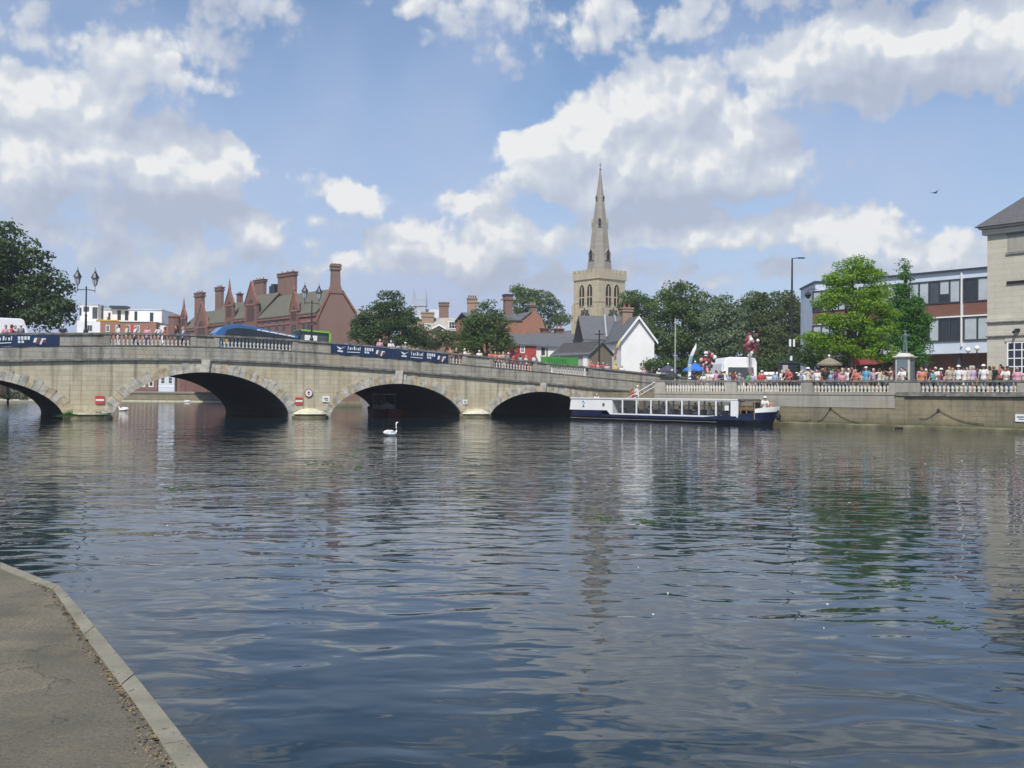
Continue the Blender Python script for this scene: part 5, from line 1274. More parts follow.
for i, (px, z_, hh) in enumerate(((-60,150,30),(-95,120,34),(-190,100,60))):
    tree('broadleaf_tree', px, z_, [(px,330-hh,40,hh),(px-20,350-hh*.5,40,hh)], .25, LM['mid'], 'broad green tree on the left bank beyond the photo edge, %s of three' % ('farthest','middle','nearest')[i], 5000, base=1.9, cl=1.4, seed=30+i)
# weeds at the foot of the left pier
def weeds(px, n, w_, label, seed):
    s = BSof(px); e = empty('pier_weeds', bw(s, -.5, .18), TH, label=label, cat='plant'); rn = random.Random(seed); v = MB()
    for i in range(n):
        x = rn.gauss(0, w_); y = rn.uniform(-.4,.3); h = rn.uniform(.15,.55)*max(.3,1-abs(x)/w_/2.5); a = rn.uniform(-.2,.2)
        v.add([(x-.03,y,0),(x+.03,y,0),(x+a,y+rn.uniform(-.1,.1),h)], [(0,1,2)])
        v.add([(x+a*.5-.07,y,h*.5),(x+a*.5+.05,y+.05,h*.45),(x+a*.5+.08,y,h*.62),(x+a*.5-.05,y-.03,h*.68)], [(0,1,2,3)])
    v.build('leaves', LM['fresh'], e)
weeds(70, 160, .45, 'green weeds growing at the foot of the pier left of its flat cutwater', 1)
weeds(97, 90, .35, 'green weeds growing at the foot of the pier right of its flat cutwater', 2)

tree('garden_hedge', 735, 118, [(px_, 368, 12, 9) for px_ in range(655, 830, 14)], .14, LM['dark'], 'dark hedge running behind the riverside crowd under the tall trees', 14000, cl=.8, seed=44, trunk=.06)
# ------------------------------------------------------------ people
def remesh(mb, name, vox, mats=None, smooth=2):
    me = mb.mesh(name, mats or []); o = bpy.data.objects.new('tmp', me); COL.objects.link(o)
    r = o.modifiers.new('r', 'REMESH'); r.mode = 'VOXEL'; r.voxel_size = vox; r.use_smooth_shade = True
    if smooth: s = o.modifiers.new('s', 'SMOOTH'); s.iterations = smooth; s.factor = .5
    dg = bpy.context.evaluated_depsgraph_get(); m2 = bpy.data.meshes.new_from_object(o.evaluated_get(dg)); m2.name = name
    bpy.data.objects.remove(o); m2.materials.clear(); return m2
def plain(name, col, r=.8):
    m, nt, b = nodes(name); v = coords(nt); f = noise(nt, v, 9, 3)
    L(nt, mixc(nt, f, sub(col, .75), sub(col, 1.15)), b.inputs['Base Color']); b.inputs['Roughness'].default_value = r; return m
PM = {}
PC = {'white':(.70,.70,.68),'cream':(.62,.55,.42),'black':(.015,.015,.018),'grey':(.25,.26,.28),'navy':(.02,.035,.10),'red':(.50,.03,.035),'coral':(.60,.14,.10),
      'orange':(.65,.19,.05),'cyan':(.04,.35,.58),'lightblue':(.25,.42,.65),'lilac':(.48,.38,.60),'purple':(.18,.06,.28),'pink':(.68,.28,.38),'green':(.03,.38,.10),
      'teal':(.10,.36,.38),'maroon':(.20,.03,.045),'beige':(.46,.36,.26),'brown':(.16,.09,.05),'denim':(.06,.10,.19),'khaki':(.30,.25,.15),'lime':(.45,.6,.12),'yellow':(.7,.5,.08)}
def pmat(c):
    if c not in PM: r_, g_, b_ = PC[c]; m_ = (r_+g_+b_)/3; PM[c] = plain(c+' cloth', (r_*.8+m_*.2, g_*.8+m_*.2, b_*.8+m_*.2))
    return PM[c]
SK = [plain('light skin', (.55,.33,.24), .6), plain('tanned skin', (.40,.22,.14), .6), plain('brown skin', (.17,.09,.055), .6)]
HC = {'brown hair':(.06,.03,.015),'black hair':(.01,.009,.008),'fair hair':(.40,.27,.12),'grey hair':(.42,.41,.39),'white hair':(.7,.69,.66),'red hair':(.28,.07,.02)}
HM = {k: plain(k, v) for k, v in HC.items()}
POSES = {   # joints: elbows, wrists, knees, ankles, lean
 'standing': dict(el=[(-.27,.02,1.14),(.27,.02,1.14)], wr=[(-.27,-.08,.90),(.27,-.08,.90)], kn=[(-.10,-.02,.50),(.10,-.02,.50)], an=[(-.11,0,.09),(.11,0,.09)], hip=.93, lean=0),
 'leaning': dict(el=[(-.27,-.22,1.16),(.27,-.22,1.16)], wr=[(-.14,-.42,1.10),(.14,-.42,1.10)], kn=[(-.10,-.0,.50),(.12,.02,.50)], an=[(-.11,.02,.09),(.13,.08,.09)], hip=.92, lean=-.14),
 'pointing': dict(el=[(-.28,.03,1.15),(.34,-.14,1.30)], wr=[(-.18,-.14,1.0),(.30,-.36,1.42)], kn=[(-.10,-.03,.50),(.12,.02,.50)], an=[(-.11,0,.09),(.15,.04,.09)], hip=.93, lean=0),
 'walking': dict(el=[(-.26,.14,1.15),(.26,-.12,1.15)], wr=[(-.26,.10,.92),(.25,-.30,1.00)], kn=[(-.09,-.16,.52),(.10,.06,.50)], an=[(-.09,-.26,.12),(.10,.30,.16)], hip=.91, lean=-.03),
 'sitting': dict(el=[(-.27,-.06,.74),(.27,-.06,.74)], wr=[(-.14,-.30,.62),(.14,-.30,.62)], kn=[(-.11,-.44,.50),(.11,-.44,.50)], an=[(-.11,-.44,.09),(.11,-.44,.09)], hip=.46, lean=-.03)}
def person_meshes(pose):
    q = POSES[pose]; dz = q['hip']-.93; ln = q['lean']
    def up(x, y, z): t = (z-.93)/.7; return Vector((x, y + ln*t, z+dz))
    sh = [up(-.185,0,1.42), up(.185,0,1.42)]; hp = [Vector((-.09,0,q['hip'])), Vector((.09,0,q['hip']))]
    el = [Vector(x) for x in q['el']]; wr = [Vector(x) for x in q['wr']]; kn = [Vector(x) for x in q['kn']]; an = [Vector(x) for x in q['an']]
    UP = Vector((0,-1,.001))
    def torso(v, g, z0=.88):
        v.tube([up(0,.0,z0), up(0,0,.96), up(0,0,1.10), up(0,-.01,1.26), up(0,0,1.38), up(0,0,1.455)],
               [(.155+g,.105+g),(.165+g,.115+g),(.135+g,.10+g),(.165+g,.12+g),(.175+g,.105+g),(.075+g,.065+g)], 14, up=UP)
    def limb(v, pts, rr): v.tube(pts, rr, 10)
    b = MB(); torso(b, 0)
    b.tube([up(0,0,1.40), up(0,-.005,1.50), up(0,-.01,1.57)], [.062,.055,.055], 10)
    h = up(0,-.015,1.625); b.ball(h, .078,.098,.118, 14, 10)
    b.ball(h+Vector((0,-.03,-.06)), .055,.065,.055, 10, 6)                      # jaw
    b.tube([h+Vector((0,-.09,.02)), h+Vector((0,-.122,-.022)), h+Vector((0,-.095,-.03))], [.012,.018,.010], 6)   # nose
    for sx in (-1,1): b.ball(h+Vector((sx*.08,0,-.005)), .012,.022,.03, 6, 4)     # ears
    for i in (0,1):
        sx = -1 if i == 0 else 1
        b.ball(sh[i], .06, m=0); limb(b, [sh[i], (sh[i]+el[i])/2, el[i], (el[i]*.6+wr[i]*.4), wr[i]], [.052,.048,.038,.04,.027])
        d = (wr[i]-el[i]).normalized(); a = d.cross(Vector((0,0,1))); a = a.normalized() if a.length > .1 else Vector((0,1,0))
        b.tube([wr[i], wr[i]+d*.05, wr[i]+d*.095], [(.028,.018),(.042,.018),(.038,.014)], 8)
        for k, ln_ in enumerate((.06,.075,.078,.06)):
            p0 = wr[i]+d*.09 + a*(.03-.02*k); b.tube([p0, p0+d*ln_*.6, p0+d*ln_+Vector((0,0,-.012))], [.0105,.0105,.009], 6)
        p0 = wr[i]+d*.03+a*.035; b.tube([p0, p0+a*.025+d*.03, p0+a*.03+d*.06], [.013,.012,.01], 6)
        limb(b, [hp[i], (hp[i]*.55+kn[i]*.45), kn[i], (kn[i]*.6+an[i]*.4)+Vector((0,.012,0)), an[i]], [.088,.078,.055,.052,.036])
        f0 = an[i]; b.tube([f0+Vector((0,.05,-.045)), f0+Vector((0,-.06,-.05)), f0+Vector((0,-.15,-.065))], [(.036,.04),(.042,.034),(.036,.018)], 8)
    body = remesh(b, 'body', .012)
    t = MB(); torso(t, .018, .86)
    for i in (0,1):
        t.ball(sh[i], .075); e2 = sh[i].lerp(el[i], .85); limb(t, [sh[i], sh[i].lerp(el[i],.5), e2], [.072,.066,.06])
    top = remesh(t, 'top', .016)
    res = {'body': body, 'top': top}
    for nm, sho in (('shorts', True), ('trousers', False)):
        t = MB(); t.tube([up(0,0,.99), up(0,0,.93), Vector((0,0,q['hip']-.06))], [(.160,.118),(.178,.13),(.165,.125)], 14, up=UP)
        for i in (0,1):
            end = hp[i].lerp(kn[i], .85) if sho else None
            if sho: limb(t, [hp[i], hp[i].lerp(kn[i],.5), end], [.108,.1,.09])
            else: limb(t, [hp[i], hp[i].lerp(kn[i],.5), kn[i], kn[i].lerp(an[i],.5), an[i]+Vector((0,0,.03))], [.106,.096,.078,.07,.062])
        res[nm] = remesh(t, nm, .018)
    t = MB(); t.ball(h+Vector((0,.018,.03)), .092,.102,.105, 12, 8); me = t.mesh('hair', [], True)
    # cut the face side
    bm = bmesh.new(); bm.from_mesh(me); bmesh.ops.bisect_plane(bm, geom=bm.verts[:]+bm.edges[:]+bm.faces[:], plane_co=h+Vector((0,-.045,.03)), plane_no=Vector((0,-1,-.75)).normalized(), clear_outer=True); bmesh.ops.holes_fill(bm, edges=bm.edges[:]); bm.to_mesh(me); bm.free(); me.materials.clear()
    res['hair'] = me
    t = MB(); t.lathe([(.16,.045),(.165,.05),(.10,.07),(.098,.12),(.075,.15),(.02,.16)], h.x, h.y+.01, h.z, 14, sy=1.15); res['hat'] = t.mesh('hat', [], True)
    t = MB(); t.lathe([(.098,.03),(.10,.06),(.088,.10),(.05,.128),(.01,.132)], h.x, h.y+.01, h.z, 14, sy=1.1); t.box(-.07,.07,h.y-.20,h.y-.08,h.z+.035,h.z+.05); res['cap'] = t.mesh('cap', [], True)
    t = MB(); t.ball(h+Vector((0,.05,-.04)), .088,.075,.15, 12, 8); t.ball(h+Vector((0,.02,.035)), .095,.10,.10, 12, 8); res['longhair'] = t.mesh('hair', [], True)
    for m_ in res.values(): m_.materials.append(SK[0])
    return res
PMESH = {k: person_meshes(k) for k in POSES}
PEOPLE = []
def person(loc, face, pose, top, low, head, label, group=None, scale=1.0, short=False, skin=0, sink=0):
    e = empty('person', loc, face, label=label, cat='person', group=group); e.scale = (scale,)*3
    pm = PMESH[pose]
    def add(nm, me, mat):
        o = bpy.data.objects.new(nm, me); COL.objects.link(o); o.parent = e
        o.material_slots[0].link = 'OBJECT'; o.material_slots[0].material = mat; return o
    add('body', pm['body'], SK[skin]); add('top', pm['top'], pmat(top)); nm = 'shorts' if short else 'trousers'; add(nm, pm[nm], pmat(low))
    if head in HM: add('hair', pm['longhair'] if (hash(label) if False else len(label)) % 2 else pm['hair'], HM[head])
    else:
        col, kind = head.split(); add('hair', pm['hair'], HM['brown hair']); add(kind, pm[kind], pmat(col))
    PEOPLE.append(e); return e
DW = {'cyan':'bright blue','lightblue':'light blue','beige':'beige','denim':'denim blue','lime':'lime green'}
rp = random.Random(11)
def qcrowd(rows, where):
    for r in rows:
        px, off, top, head, pose, extra = (list(r)+['standing',None])[:6] if len(r) < 6 else r
        s = QSof(px, off); loc = qw(s, off, DECKZ-.01)
        base_face = math.atan2(.766, -.643)  # look over the river
        fa = math.atan2(-INL.y, -INL.x) + R(90)   # local -y towards the river
        fa += R(rp.choice([0,0,15,-20,40,-50,80,-90,160,180]) if extra != 'r' else 0)
        low = rp.choice(['denim','navy','black','khaki','white','grey','beige'])
        sc = 1.0 + rp.uniform(-.12,.08)
        if isinstance(extra, float): sc = extra
        hd = head if head in HM else head.split()[0]+' '+head.split()[1]
        if pose == 'standing' and extra != 'r': pose = rp.choice(['standing','standing','walking','pointing','leaning'])
        lab = 'person in %s top with %s %s' % (DW.get(top, top), hd, where(px))
        person(loc, fa, pose, top, low, head, lab, 'people gathered behind the river wall', sc, rp.random() < .4, rp.choice([0,0,1,0,2]))
wl = lambda t: (lambda px: t)
# px, distance inland, top, head, pose
qcrowd([(693,2.2,'navy','brown hair'),(698,1.2,'pink','fair hair','sitting',None),(704,.9,'white','brown hair','leaning','r'),(708,1.6,'cream','grey hair'),(712,.8,'white','fair hair','leaning','r'),
        (716,1.9,'pink','brown hair'),(722,.9,'navy','black hair','leaning','r'),(726,1.6,'white','white hat'),(733,1.8,'maroon','brown hair'),(739,.9,'grey','grey hair'),
        (747,1.0,'green','brown hair'),(753,2.6,'lilac','black hair'),(760,1.0,'red','brown hair','standing','r'),(763,1.2,'red','black hair')], lambda px: 'before the white refreshment van' if px > 728 else 'by the white feather flag')
qcrowd([(769,2.4,'white','white hair'),(775,1.7,'lightblue','brown hair'),(782,2.0,'white','grey hair'),(786,1.2,'black','brown hair'),(790,.9,'red','brown hair'),(792.5,1.3,'maroon','black hair'),
        (797,2.1,'black','white cap'),(801,.9,'lightblue','grey hair'),(805,2.0,'white','fair hair')], lambda px: 'below the tall lamp column')
qcrowd([(808,1.0,'cream','white hat'),(811,2.2,'lime','fair hair'),(814,1.5,'lilac','pink hat'),(817,.8,'white','brown hair','standing','r'),(820,2.6,'pink','white hat'),(822.5,1.4,'orange','fair hair'),
        (825.5,.9,'black','brown hair'),(828,2.3,'orange','brown hair'),(831,1.0,'lightblue','fair hair'),(833.5,1.8,'white','black hair'),(836,.9,'purple','brown hair'),(838.5,2.0,'orange','red hair'),
        (842,1.2,'pink','grey hair'),(845.5,2.4,'grey','brown hair')], lambda px: 'near the straw parasol')
qcrowd([(848.5,1.9,'white','white hair'),(851,1.0,'black','brown hair'),(854,2.6,'red','fair hair'),(857,.9,'coral','brown hair','leaning','r'),(861,1.9,'beige','brown hair'),(866,.8,'cyan','white cap','standing','r'),
        (870,2.3,'maroon','black hair'),(873.5,1.1,'lilac','grey hair'),(879.5,1.0,'cream','brown hair'),(883,2.2,'white','fair hair'),(891,1.4,'beige','brown hair')], lambda px: 'under the bright green tree')
qcrowd([(903,.7,'white','black hair','leaning','r'),(906,1.0,'black','black hair')], lambda px: 'right in front of the monument')
qcrowd([(922,1.0,'orange','brown hair'),(926,1.5,'navy','white hair'),(929.5,2.4,'black','brown hair'),(933,1.0,'teal','fair hair'),(936.5,1.6,'white','white hair'),(939,2.3,'red','brown hair'),
        (949.5,1.0,'beige','brown hair','standing','r'),(953,2.6,'grey','fair hair'),(958.5,.8,'white','white hat','standing','r'),(964.5,1.2,'white','black hair'),(969,2.4,'cream','grey hair')], lambda px: 'just right of the monument')
qcrowd([(973,1.4,'lilac','grey hair'),(977.5,2.0,'navy','black hair'),(983.5,.8,'white','white hat','standing','r'),(989.5,1.1,'beige','brown hair'),(994,2.2,'black','fair hair'),(1000.5,1.0,'coral','black hair'),
        (1006.5,.9,'white','brown hair','leaning','r'),(1011,2.0,'black','brown hair'),(1017,1.4,'pink','grey hair')], lambda px: 'beside the stone building')
extra = []
cols = ['white','white','cream','grey','navy','black','pink','lilac','lightblue','beige','maroon','coral','black','teal','brown','khaki']
heads = ['brown hair','black hair','fair hair','grey hair','white hat','black hair','brown hair','navy cap','red hair']
zones = [(690,727,'by the white feather flag'),(729,766,'before the white refreshment van'),(767,806,'below the tall lamp column'),(807,846,'near the straw parasol'),
         (847,893,'under the bright green tree'),(918,970,'just right of the monument'),(971,1021,'beside the stone building')]
for a_, b_, wz in zones:
    n_ = int((b_-a_)/4.6)
    for i_ in range(n_):
        px_ = a_ + (b_-a_)*(i_+rp.random())/n_
        extra.append(((px_, rp.uniform(2.8,7.5), rp.choice(cols), rp.choice(heads), rp.choice(['standing','standing','walking','pointing']), rp.choice([None,None,.82,1.08,.72])), wz))
for r_, wz in extra:
    if r_[1] > 4.2 and 847 < r_[0] < 893: r_ = (r_[0], 3.5, *r_[2:])
    qcrowd([r_], wl(wz))
def bcrowd(rows, where):
    for r in rows:
        px, off, top, head, pose = (list(r)+['standing'])[:5]
        s = BSof(px, off); loc = bw(s, off, zdeck(s)-(.0 if off < 3 else .13)); fa = TH + R(rp.choice([0,10,-20,90,-90,30]) if pose != 'leaning' else 0)
        hd = head; lab = 'person in %s top with %s %s' % (DW.get(top, top), hd, where(px))
        person(loc, fa, pose, top, rp.choice(['denim','navy','black','khaki','white']), head, lab, 'people on the bridge', 1+rp.uniform(-.05,.05), rp.random() < .4, rp.choice([0,0,1]))
bcrowd([(5,.9,'pink','brown hair','leaning'),(11,.9,'red','brown hair'),(14.5,1.3,'white','black hair'),(20,1.2,'grey','white cap')], lambda px: 'in front of the white van')
bcrowd([(62,1.0,'navy','white cap','leaning')], lambda px: 'standing at the end of the left navy banner')
bcrowd([(118,1.2,'white','brown hair'),(126,1.6,'cream','fair hair'),(135,1.1,'white','grey hair','walking'),(147,1.4,'pink','brown hair'),(158,1.2,'white','black hair','walking'),(164,1.8,'red','brown hair'),(176,1.1,'black','brown hair'),(183,1.5,'lightblue','fair hair','walking')], lambda px: 'behind the balusters over the widest arch')
bcrowd([(379.5,1.4,'pink','fair hair'),(390,1.2,'white','grey hair','leaning'),(405,1.5,'grey','white cap')], lambda px: 'above the navy banner before the dark evergreen')
bcrowd([(450,1.0,'orange','brown hair'),(456,1.6,'black','fair hair'),(464.5,1.2,'white','white cap'),(468,2.0,'beige','brown hair'),(479,1.3,'white','white hair')], lambda px: 'on the bridge below the round dark tree')
bcrowd([(490,1.0,'coral','brown hair','leaning'),(495,1.4,'orange','fair hair'),(499,2.0,'pink','brown hair'),(503,1.2,'beige','fair hair'),(508,1.0,'grey','white cap'),(513,1.7,'red','black hair'),(520,1.3,'lightblue','brown hair','walking'),(526,1.8,'white','fair hair'),(534,1.2,'white','brown hair')], lambda px: 'on the bridge left of the green banner')
bcrowd([(590,1.1,'coral','red hair','leaning'),(594,1.7,'red','brown hair'),(598,1.2,'pink','fair hair'),(603,1.8,'red','grey hair'),(607,1.1,'lilac','brown hair'),(616,1.6,'yellow','brown hair'),(622,1.2,'white','fair hair'),(644,1.5,'pink','black hair'),(651.5,1.2,'navy','brown hair'),(659,1.4,'white','white hair'),(664,1.1,'grey','black hair')], lambda px: 'on the bridge below the white house')
# people on the landing and aboard
def boatperson(px, yy, pose, top, head, label, z=.16, rot=None, sc=1.0):
    x = bx_of(px); loc = boat.matrix_basis @ Vector((x, yy, z)) if False else Vector((sternp.x + math.cos(ang)*x - math.sin(ang)*yy, sternp.y + math.sin(ang)*x + math.cos(ang)*yy, z))
    person(loc, ang + (rot if rot is not None else R(90)), pose, top, 'denim', head, label, 'people aboard the tour boat', sc)
for i, (px, top, head) in enumerate(((616,'white','grey hair'),(629,'black','brown hair'),(644,'navy','black hair'),(657,'grey','brown hair'),(662,'white','white hair'),(675,'black','black hair'),(689,'navy','brown hair'),(703,'white','fair hair'),(711,'cream','grey hair'),(724,'black','brown hair'))):
    boatperson(px, .72, 'sitting', top, head, 'seated passenger in %s top with %s behind the boat windows' % (top, head), z=.26)
boatperson(754, 1.2, 'leaning', 'white', 'white hat', 'boat steward in white shirt and white hat standing at the bow of the tour boat', z=.28, rot=R(60))
boatperson(757, 1.6, 'sitting', 'orange', 'fair hair', 'person in orange top seated low in the bow of the tour boat', z=.35)
def stp(x, y, z, **k): return Vector((Q0.x + QX*(SE+x) - QY*y, Q0.y + QY*(SE+x) + QX*y, z))
s_ = QSof(636, .9)-SE
person(stp(2.7, -.8, 1.15), R(60), 'walking', 'white', 'black', 'white cap', 'person in white shirt and cap walking down the landing steps behind the tour boat')
person(stp(3.6, -1.2, .85), R(60), 'standing', 'red', 'black', 'brown hair', 'person in red at the foot of the landing steps')
s_ = QSof(597, .9)-SE
person(stp(s_ if s_ < 12.5 else 12.5, -.8, .45), R(20), 'leaning', 'white', 'navy', 'grey hair', 'person in white top on the landing stage behind the white boat cabin')

for k, (x, top, hd) in enumerate(((-.9,'white','brown hair'),(.2,'navy','grey hair'),(1.3,'orange','brown hair'))):
    p = rb_p + Vector((math.cos(R(125))*x, math.sin(R(125))*x, .12)); person(p, R(10), 'sitting', top, 'denim', hd, 'person in %s top sitting in the small red boat under the arch' % top, 'people in the red boat')
# make every crowd label single out one person
from collections import defaultdict
dd = defaultdict(list)
for e in PEOPLE: dd[e['label']].append(e)
for lab, es in dd.items():
    if len(es) > 1:
        es.sort(key=lambda e: e.location.x/e.location.y); w_ = ['leftmost','second from the left','third from the left','fourth from the left','fifth from the left','sixth from the left']
        for i, e in enumerate(es): e['label'] = lab + (', left one of two' if len(es) == 2 and i == 0 else ', right one of two' if len(es) == 2 else ', ' + w_[i])

# ------------------------------------------------------------ street furniture and vehicles
def bridge_lamp(px, ytop, label):
    off = .6 if False else .16
    s = BSof(px, .2); zb = ztop(s); e = empty('street_lamp', bw(s, .2, zb), TH, label=label, cat='street lamp', group='twin lantern lamps on the bridge parapet')
    top = P(px, ytop, bw(s,.2).y).z - zb
    za = top - 1.55
    v = MB(); v.lathe([(.16,0),(.16,.15),(.09,.3),(.075,1.2),(.1,1.25),(.055,1.35),(.045,za+.1),(.06,za+.12),(.01,za+.25)], n=10); v.build('post', M['iron'], e)
    v = MB(); v.tube([(-.58,0,za),(-.5,0,za-.06),(0,0,za-.02),(.5,0,za-.06),(.58,0,za)], .03, 6)
    for sg in (-1,1): v.tube([(sg*.5,0,za-.05),(sg*.58,0,za-.2),(sg*.58,0,za+.25)], .028, 6)
    v.build('crossarm', M['iron'], e)
    for sg in (-1,1):
        v = MB(); v.lathe([(.05,za+.25),(.12,za+.34),(.21,za+.82),(.22,za+.84)], sg*.58, 0, 0, 6); ln = v.build('lantern', M['lampglass'], e)
        v = MB()
        for k in range(6):
            a = k*math.pi/3; v.tube([(sg*.58+.12*math.cos(a),.12*math.sin(a),za+.34),(sg*.58+.215*math.cos(a),.215*math.sin(a),za+.83)], .014, 5)
        v.lathe([(.30,za+.84),(.27,za+.9),(.13,za+1.15),(.09,za+1.2),(.09,za+1.27),(.02,za+1.42),(.015,za+1.58)], sg*.58, 0, 0, 8); v.build('lantern_cap', M['iron'], ln)
    return e
bridge_lamp(85, 267.5, 'black twin lantern lamp on the bridge in front of the white flats')
bridge_lamp(311, 283, 'black twin lantern lamp on the bridge in front of the red brick gable')
# van
off = 5.0; s = BSof(29.5, off); e = empty('white_van', bw(s, off, zdeck(s)-.13), TH, label='white panel van crossing the bridge at the left edge', cat='van')
def wheels(e, xs, y0, y1, r=.36):
    for x in xs:
        for y in (y0, y1):
            v = MB(); v.T = Matrix.Translation((x, y, r)) @ Matrix.Rotation(R(90),4,'X'); v.lathe([(r*.6,-.1),(r,-.1),(r,.1),(r*.6,.1)], n=16); w_ = v.build('wheel', M['rubber'], e)
            v = MB(); v.T = Matrix.Translation((x, y, r)) @ Matrix.Rotation(R(90),4,'X'); v.lathe([(r*.55,-.11),(r*.55,.11)], n=12); v.build('rim', M['steel'], w_)
v = MB(); v.prism([(-5.2,.35),(0,.35),(0,.9),(-.12,1.5),(-.42,2.42),(-.6,2.52),(-4.3,2.55),(-4.8,2.2),(-5.1,1.4),(-5.3,1.2)], 0, 1.95); v.build('body', M['vanwhite'], e, bevel=.06)
v = MB(); v.prism([(-4.05,1.35),(-3.4,1.35),(-3.4,2.15),(-4.3,2.15),(-4.75,1.4)], -.012, .0); v.build('side_window', M['glass'], e)
v = MB(); v.box(-.0,.02,.1,.3,.9,1.25); v.box(0,.02,1.65,1.85,.9,1.25); v.build('tail_light', M['signred'], e)
wheels(e, (-4.3,-1.0), .12, 1.83)
# blue bus, then the green bus behind it
off = 10.5; s0 = BSof(211, off); s1 = BSof(296, off); Lb = s1-s0
p0 = bw(s0, off, zdeck(s0)-.13); p1 = bw(s1, off, zdeck(s1)-.13)
def sloped(name, p0, p1, **k):
    e = empty(name, p0, 0, **k); d = p1-p0; e.rotation_euler = (0, -math.atan2(d.z, math.hypot(d.x,d.y)), math.atan2(d.y, d.x)); return e
p1.z = p0.z - .55
e = sloped('blue_bus', p0, p1, label='blue single deck bus with swooping roof crossing the bridge in front of the red hall', cat='bus')
hb_ = P(240, 323, bw(BSof(240,off),off).y).z - p0.z
h1 = hb_*1.0
low_ = [(0.0,.35),(Lb,.35)]
roof = [(Lb,h1-.38),(Lb*.85,h1-.34),(Lb*.6,h1-.12),(Lb*.45,h1),(Lb*.3,h1+.04),(Lb*.2,h1-.02),(Lb*.1,h1-.3),(Lb*.03,h1-.85),(-.05,1.1)]
v = MB(); v.prism(low_+roof, 0, 2.5); v.build('body', M['bluebus'], e, bevel=.05)
v = MB(); v.prism([(Lb*.985,1.15),(Lb*.985,h1-.60),(Lb*.6,h1-.36),(Lb*.42,h1-.24),(Lb*.25,h1-.28),(Lb*.15,h1-.55),(Lb*.09,1.15)], -.02, -.001); v.build('side_windows', M['busdark'], e)
v = MB()
for k in range(8): x = Lb*(.2+.1*k); v.box(x, x+.07, -.03, -.021, 1.15, h1-.75)
v.build('window_pillars', M['iron'], e)
v = MB()
for k in range(9): x = Lb*(.5+.052*k); v.box(x, x+.3+.1*(k%2), -.03, -.001, h1-.30-.028*k, h1-.19-.028*k)
v.build('side_lettering', M['bannerwhite'], e)
v = MB(); v.box(-.06,-.02,.15,2.35,1.2,h1-1.0); v.build('windscreen', M['busdark'], e); wheels(e, (2.2, Lb-2.5), .12, 2.38, .45)
v = MB(); x = Lb*.12; v.box(x,x+.35,-.04,-.021,1.2,1.65); v.build('driver_vest', M['yellow'], e)
off2 = 10.6; g0 = BSof(297, off2); g1 = BSof(328.5, off2)
q0 = bw(g0, off2, zdeck(g0)-.13); q1 = bw(g1, off2, zdeck(g1)-.13); Lg = g1-g0
e = sloped('green_bus', q0, q1, label='dark bus with lime green roof edge and a white advert, behind the blue bus', cat='bus')
hg = P(312, 330.5, bw(BSof(312,off2),off2).y).z - bw(g0, off2, zdeck(BSof(312,off2))-.13).z
v = MB(); v.prism([(.1,.35),(Lg,.35),(Lg+.05,1.2),(Lg,hg-.2),(Lg-.2,hg),(.1,hg)], 0, 2.5); v.build('body', M['busdark'], e, bevel=.05)
v = MB(); v.box(.2,Lg-.1,-.03,2.53,hg-.12,hg+.03); v.box(Lg-.12,Lg+.08,-.03,.05,.4,hg-.121); v.build('green_trim', M['busgreen'], e)
v = MB(); v.box(.2,Lg-.25,-.02,-.001,.95,hg-.4); v.build('side_windows', M['glassb'], e)
v = MB(); a, b = BSof(303,off2)-g0, BSof(315.5,off2)-g0; v.box(a,b,-.03,-.021,.6,hg-.45); v.build('white_advert', M['whitepaint'], e)
v = MB(); v.box(Lg+.03,Lg+.07,.2,2.3,1.3,hg-.35); v.build('rear_window', M['busdark'], e); wheels(e, (Lg-1.2,), .12, 2.38, .45)
# green banner on poles
f = FR(541, 108, 24); e = empty('green_banner', f.loc(), f.a, label='long bright green banner stretched before the white terrace and stone outbuilding', cat='banner')
a = f.S(578); z0, z1 = f.H(560, 367.5), f.H(560, 357)
v = MB(); v.box(0, a, 0, .03, z0, z1); v.build('cloth', M['greenbanner'], e)
v = MB()
for i in range(7): x = a*(.18+.075*i); v.box(x, x+a*.045, -.012, -.001, z0+.3, z1-.25)
v.build('print', M['greendark'], e)
v = MB()
for x in (0, a*.5, a): v.tube([(x,.08,DECKZ-.1),(x,.08,z1+.1)], .04)
v.build('poles', M['steel'], e)
# feather flags
def feather(px, z, pyb, pyt, wpx, mat, mat2, label, sway=1):
    b = P(px, 380, z); zt = P(px, pyt, z).z - DECKZ; e = empty('feather_flag', (b.x, b.y, DECKZ), 0, label=label, cat='flag')
    w_ = wpx*z/1000; zb = P(px, pyb, z).z-DECKZ
    v = MB(); pts = [(0,0,0),(0,0,zt*.6),(.35*sway*w_,0,zt*.75),(1.5*w_*sway,0,zt)]; v.tube(pts, .03, 6); v.build('pole', M['steel'], e)
    v = MB(); n = 14; vs = []
    for i in range(n+1):
        t = i/n; zz = zb+(zt-zb)*t; bend = max(0,(t-.3)/.7)**2*w_*1.5; ww = w_*(1 if t < .75 else max(.10, 1-((t-.75)/.25)**2.5))*.62; y = .06*math.sin(t*7)
        vs += [(sway*bend, y, zz), (sway*(bend+ww), y+.1*math.sin(t*4), zz - (.0 if t<.7 else .2*(t-.7)))]
    v.add(vs, [(2*i,2*i+1,2*i+3,2*i+2) for i in range(n)], 0)
    k0 = len(v.f)
    v.add([(p[0]+.012*sway, p[1]-.015, p[2]) for p in vs[4:22]], [(2*i,2*i+1,2*i+3,2*i+2) for i in (1,2,4,5,6)], 1)
    v.build('sail', [mat, mat2], e)
feather(688, 83, 379, 343, 5.2, M['bannerwhite'], MAT('pale blue print',(.25,.5,.68),.6), 'tall white and pale blue feather flag left of the blue parasol')
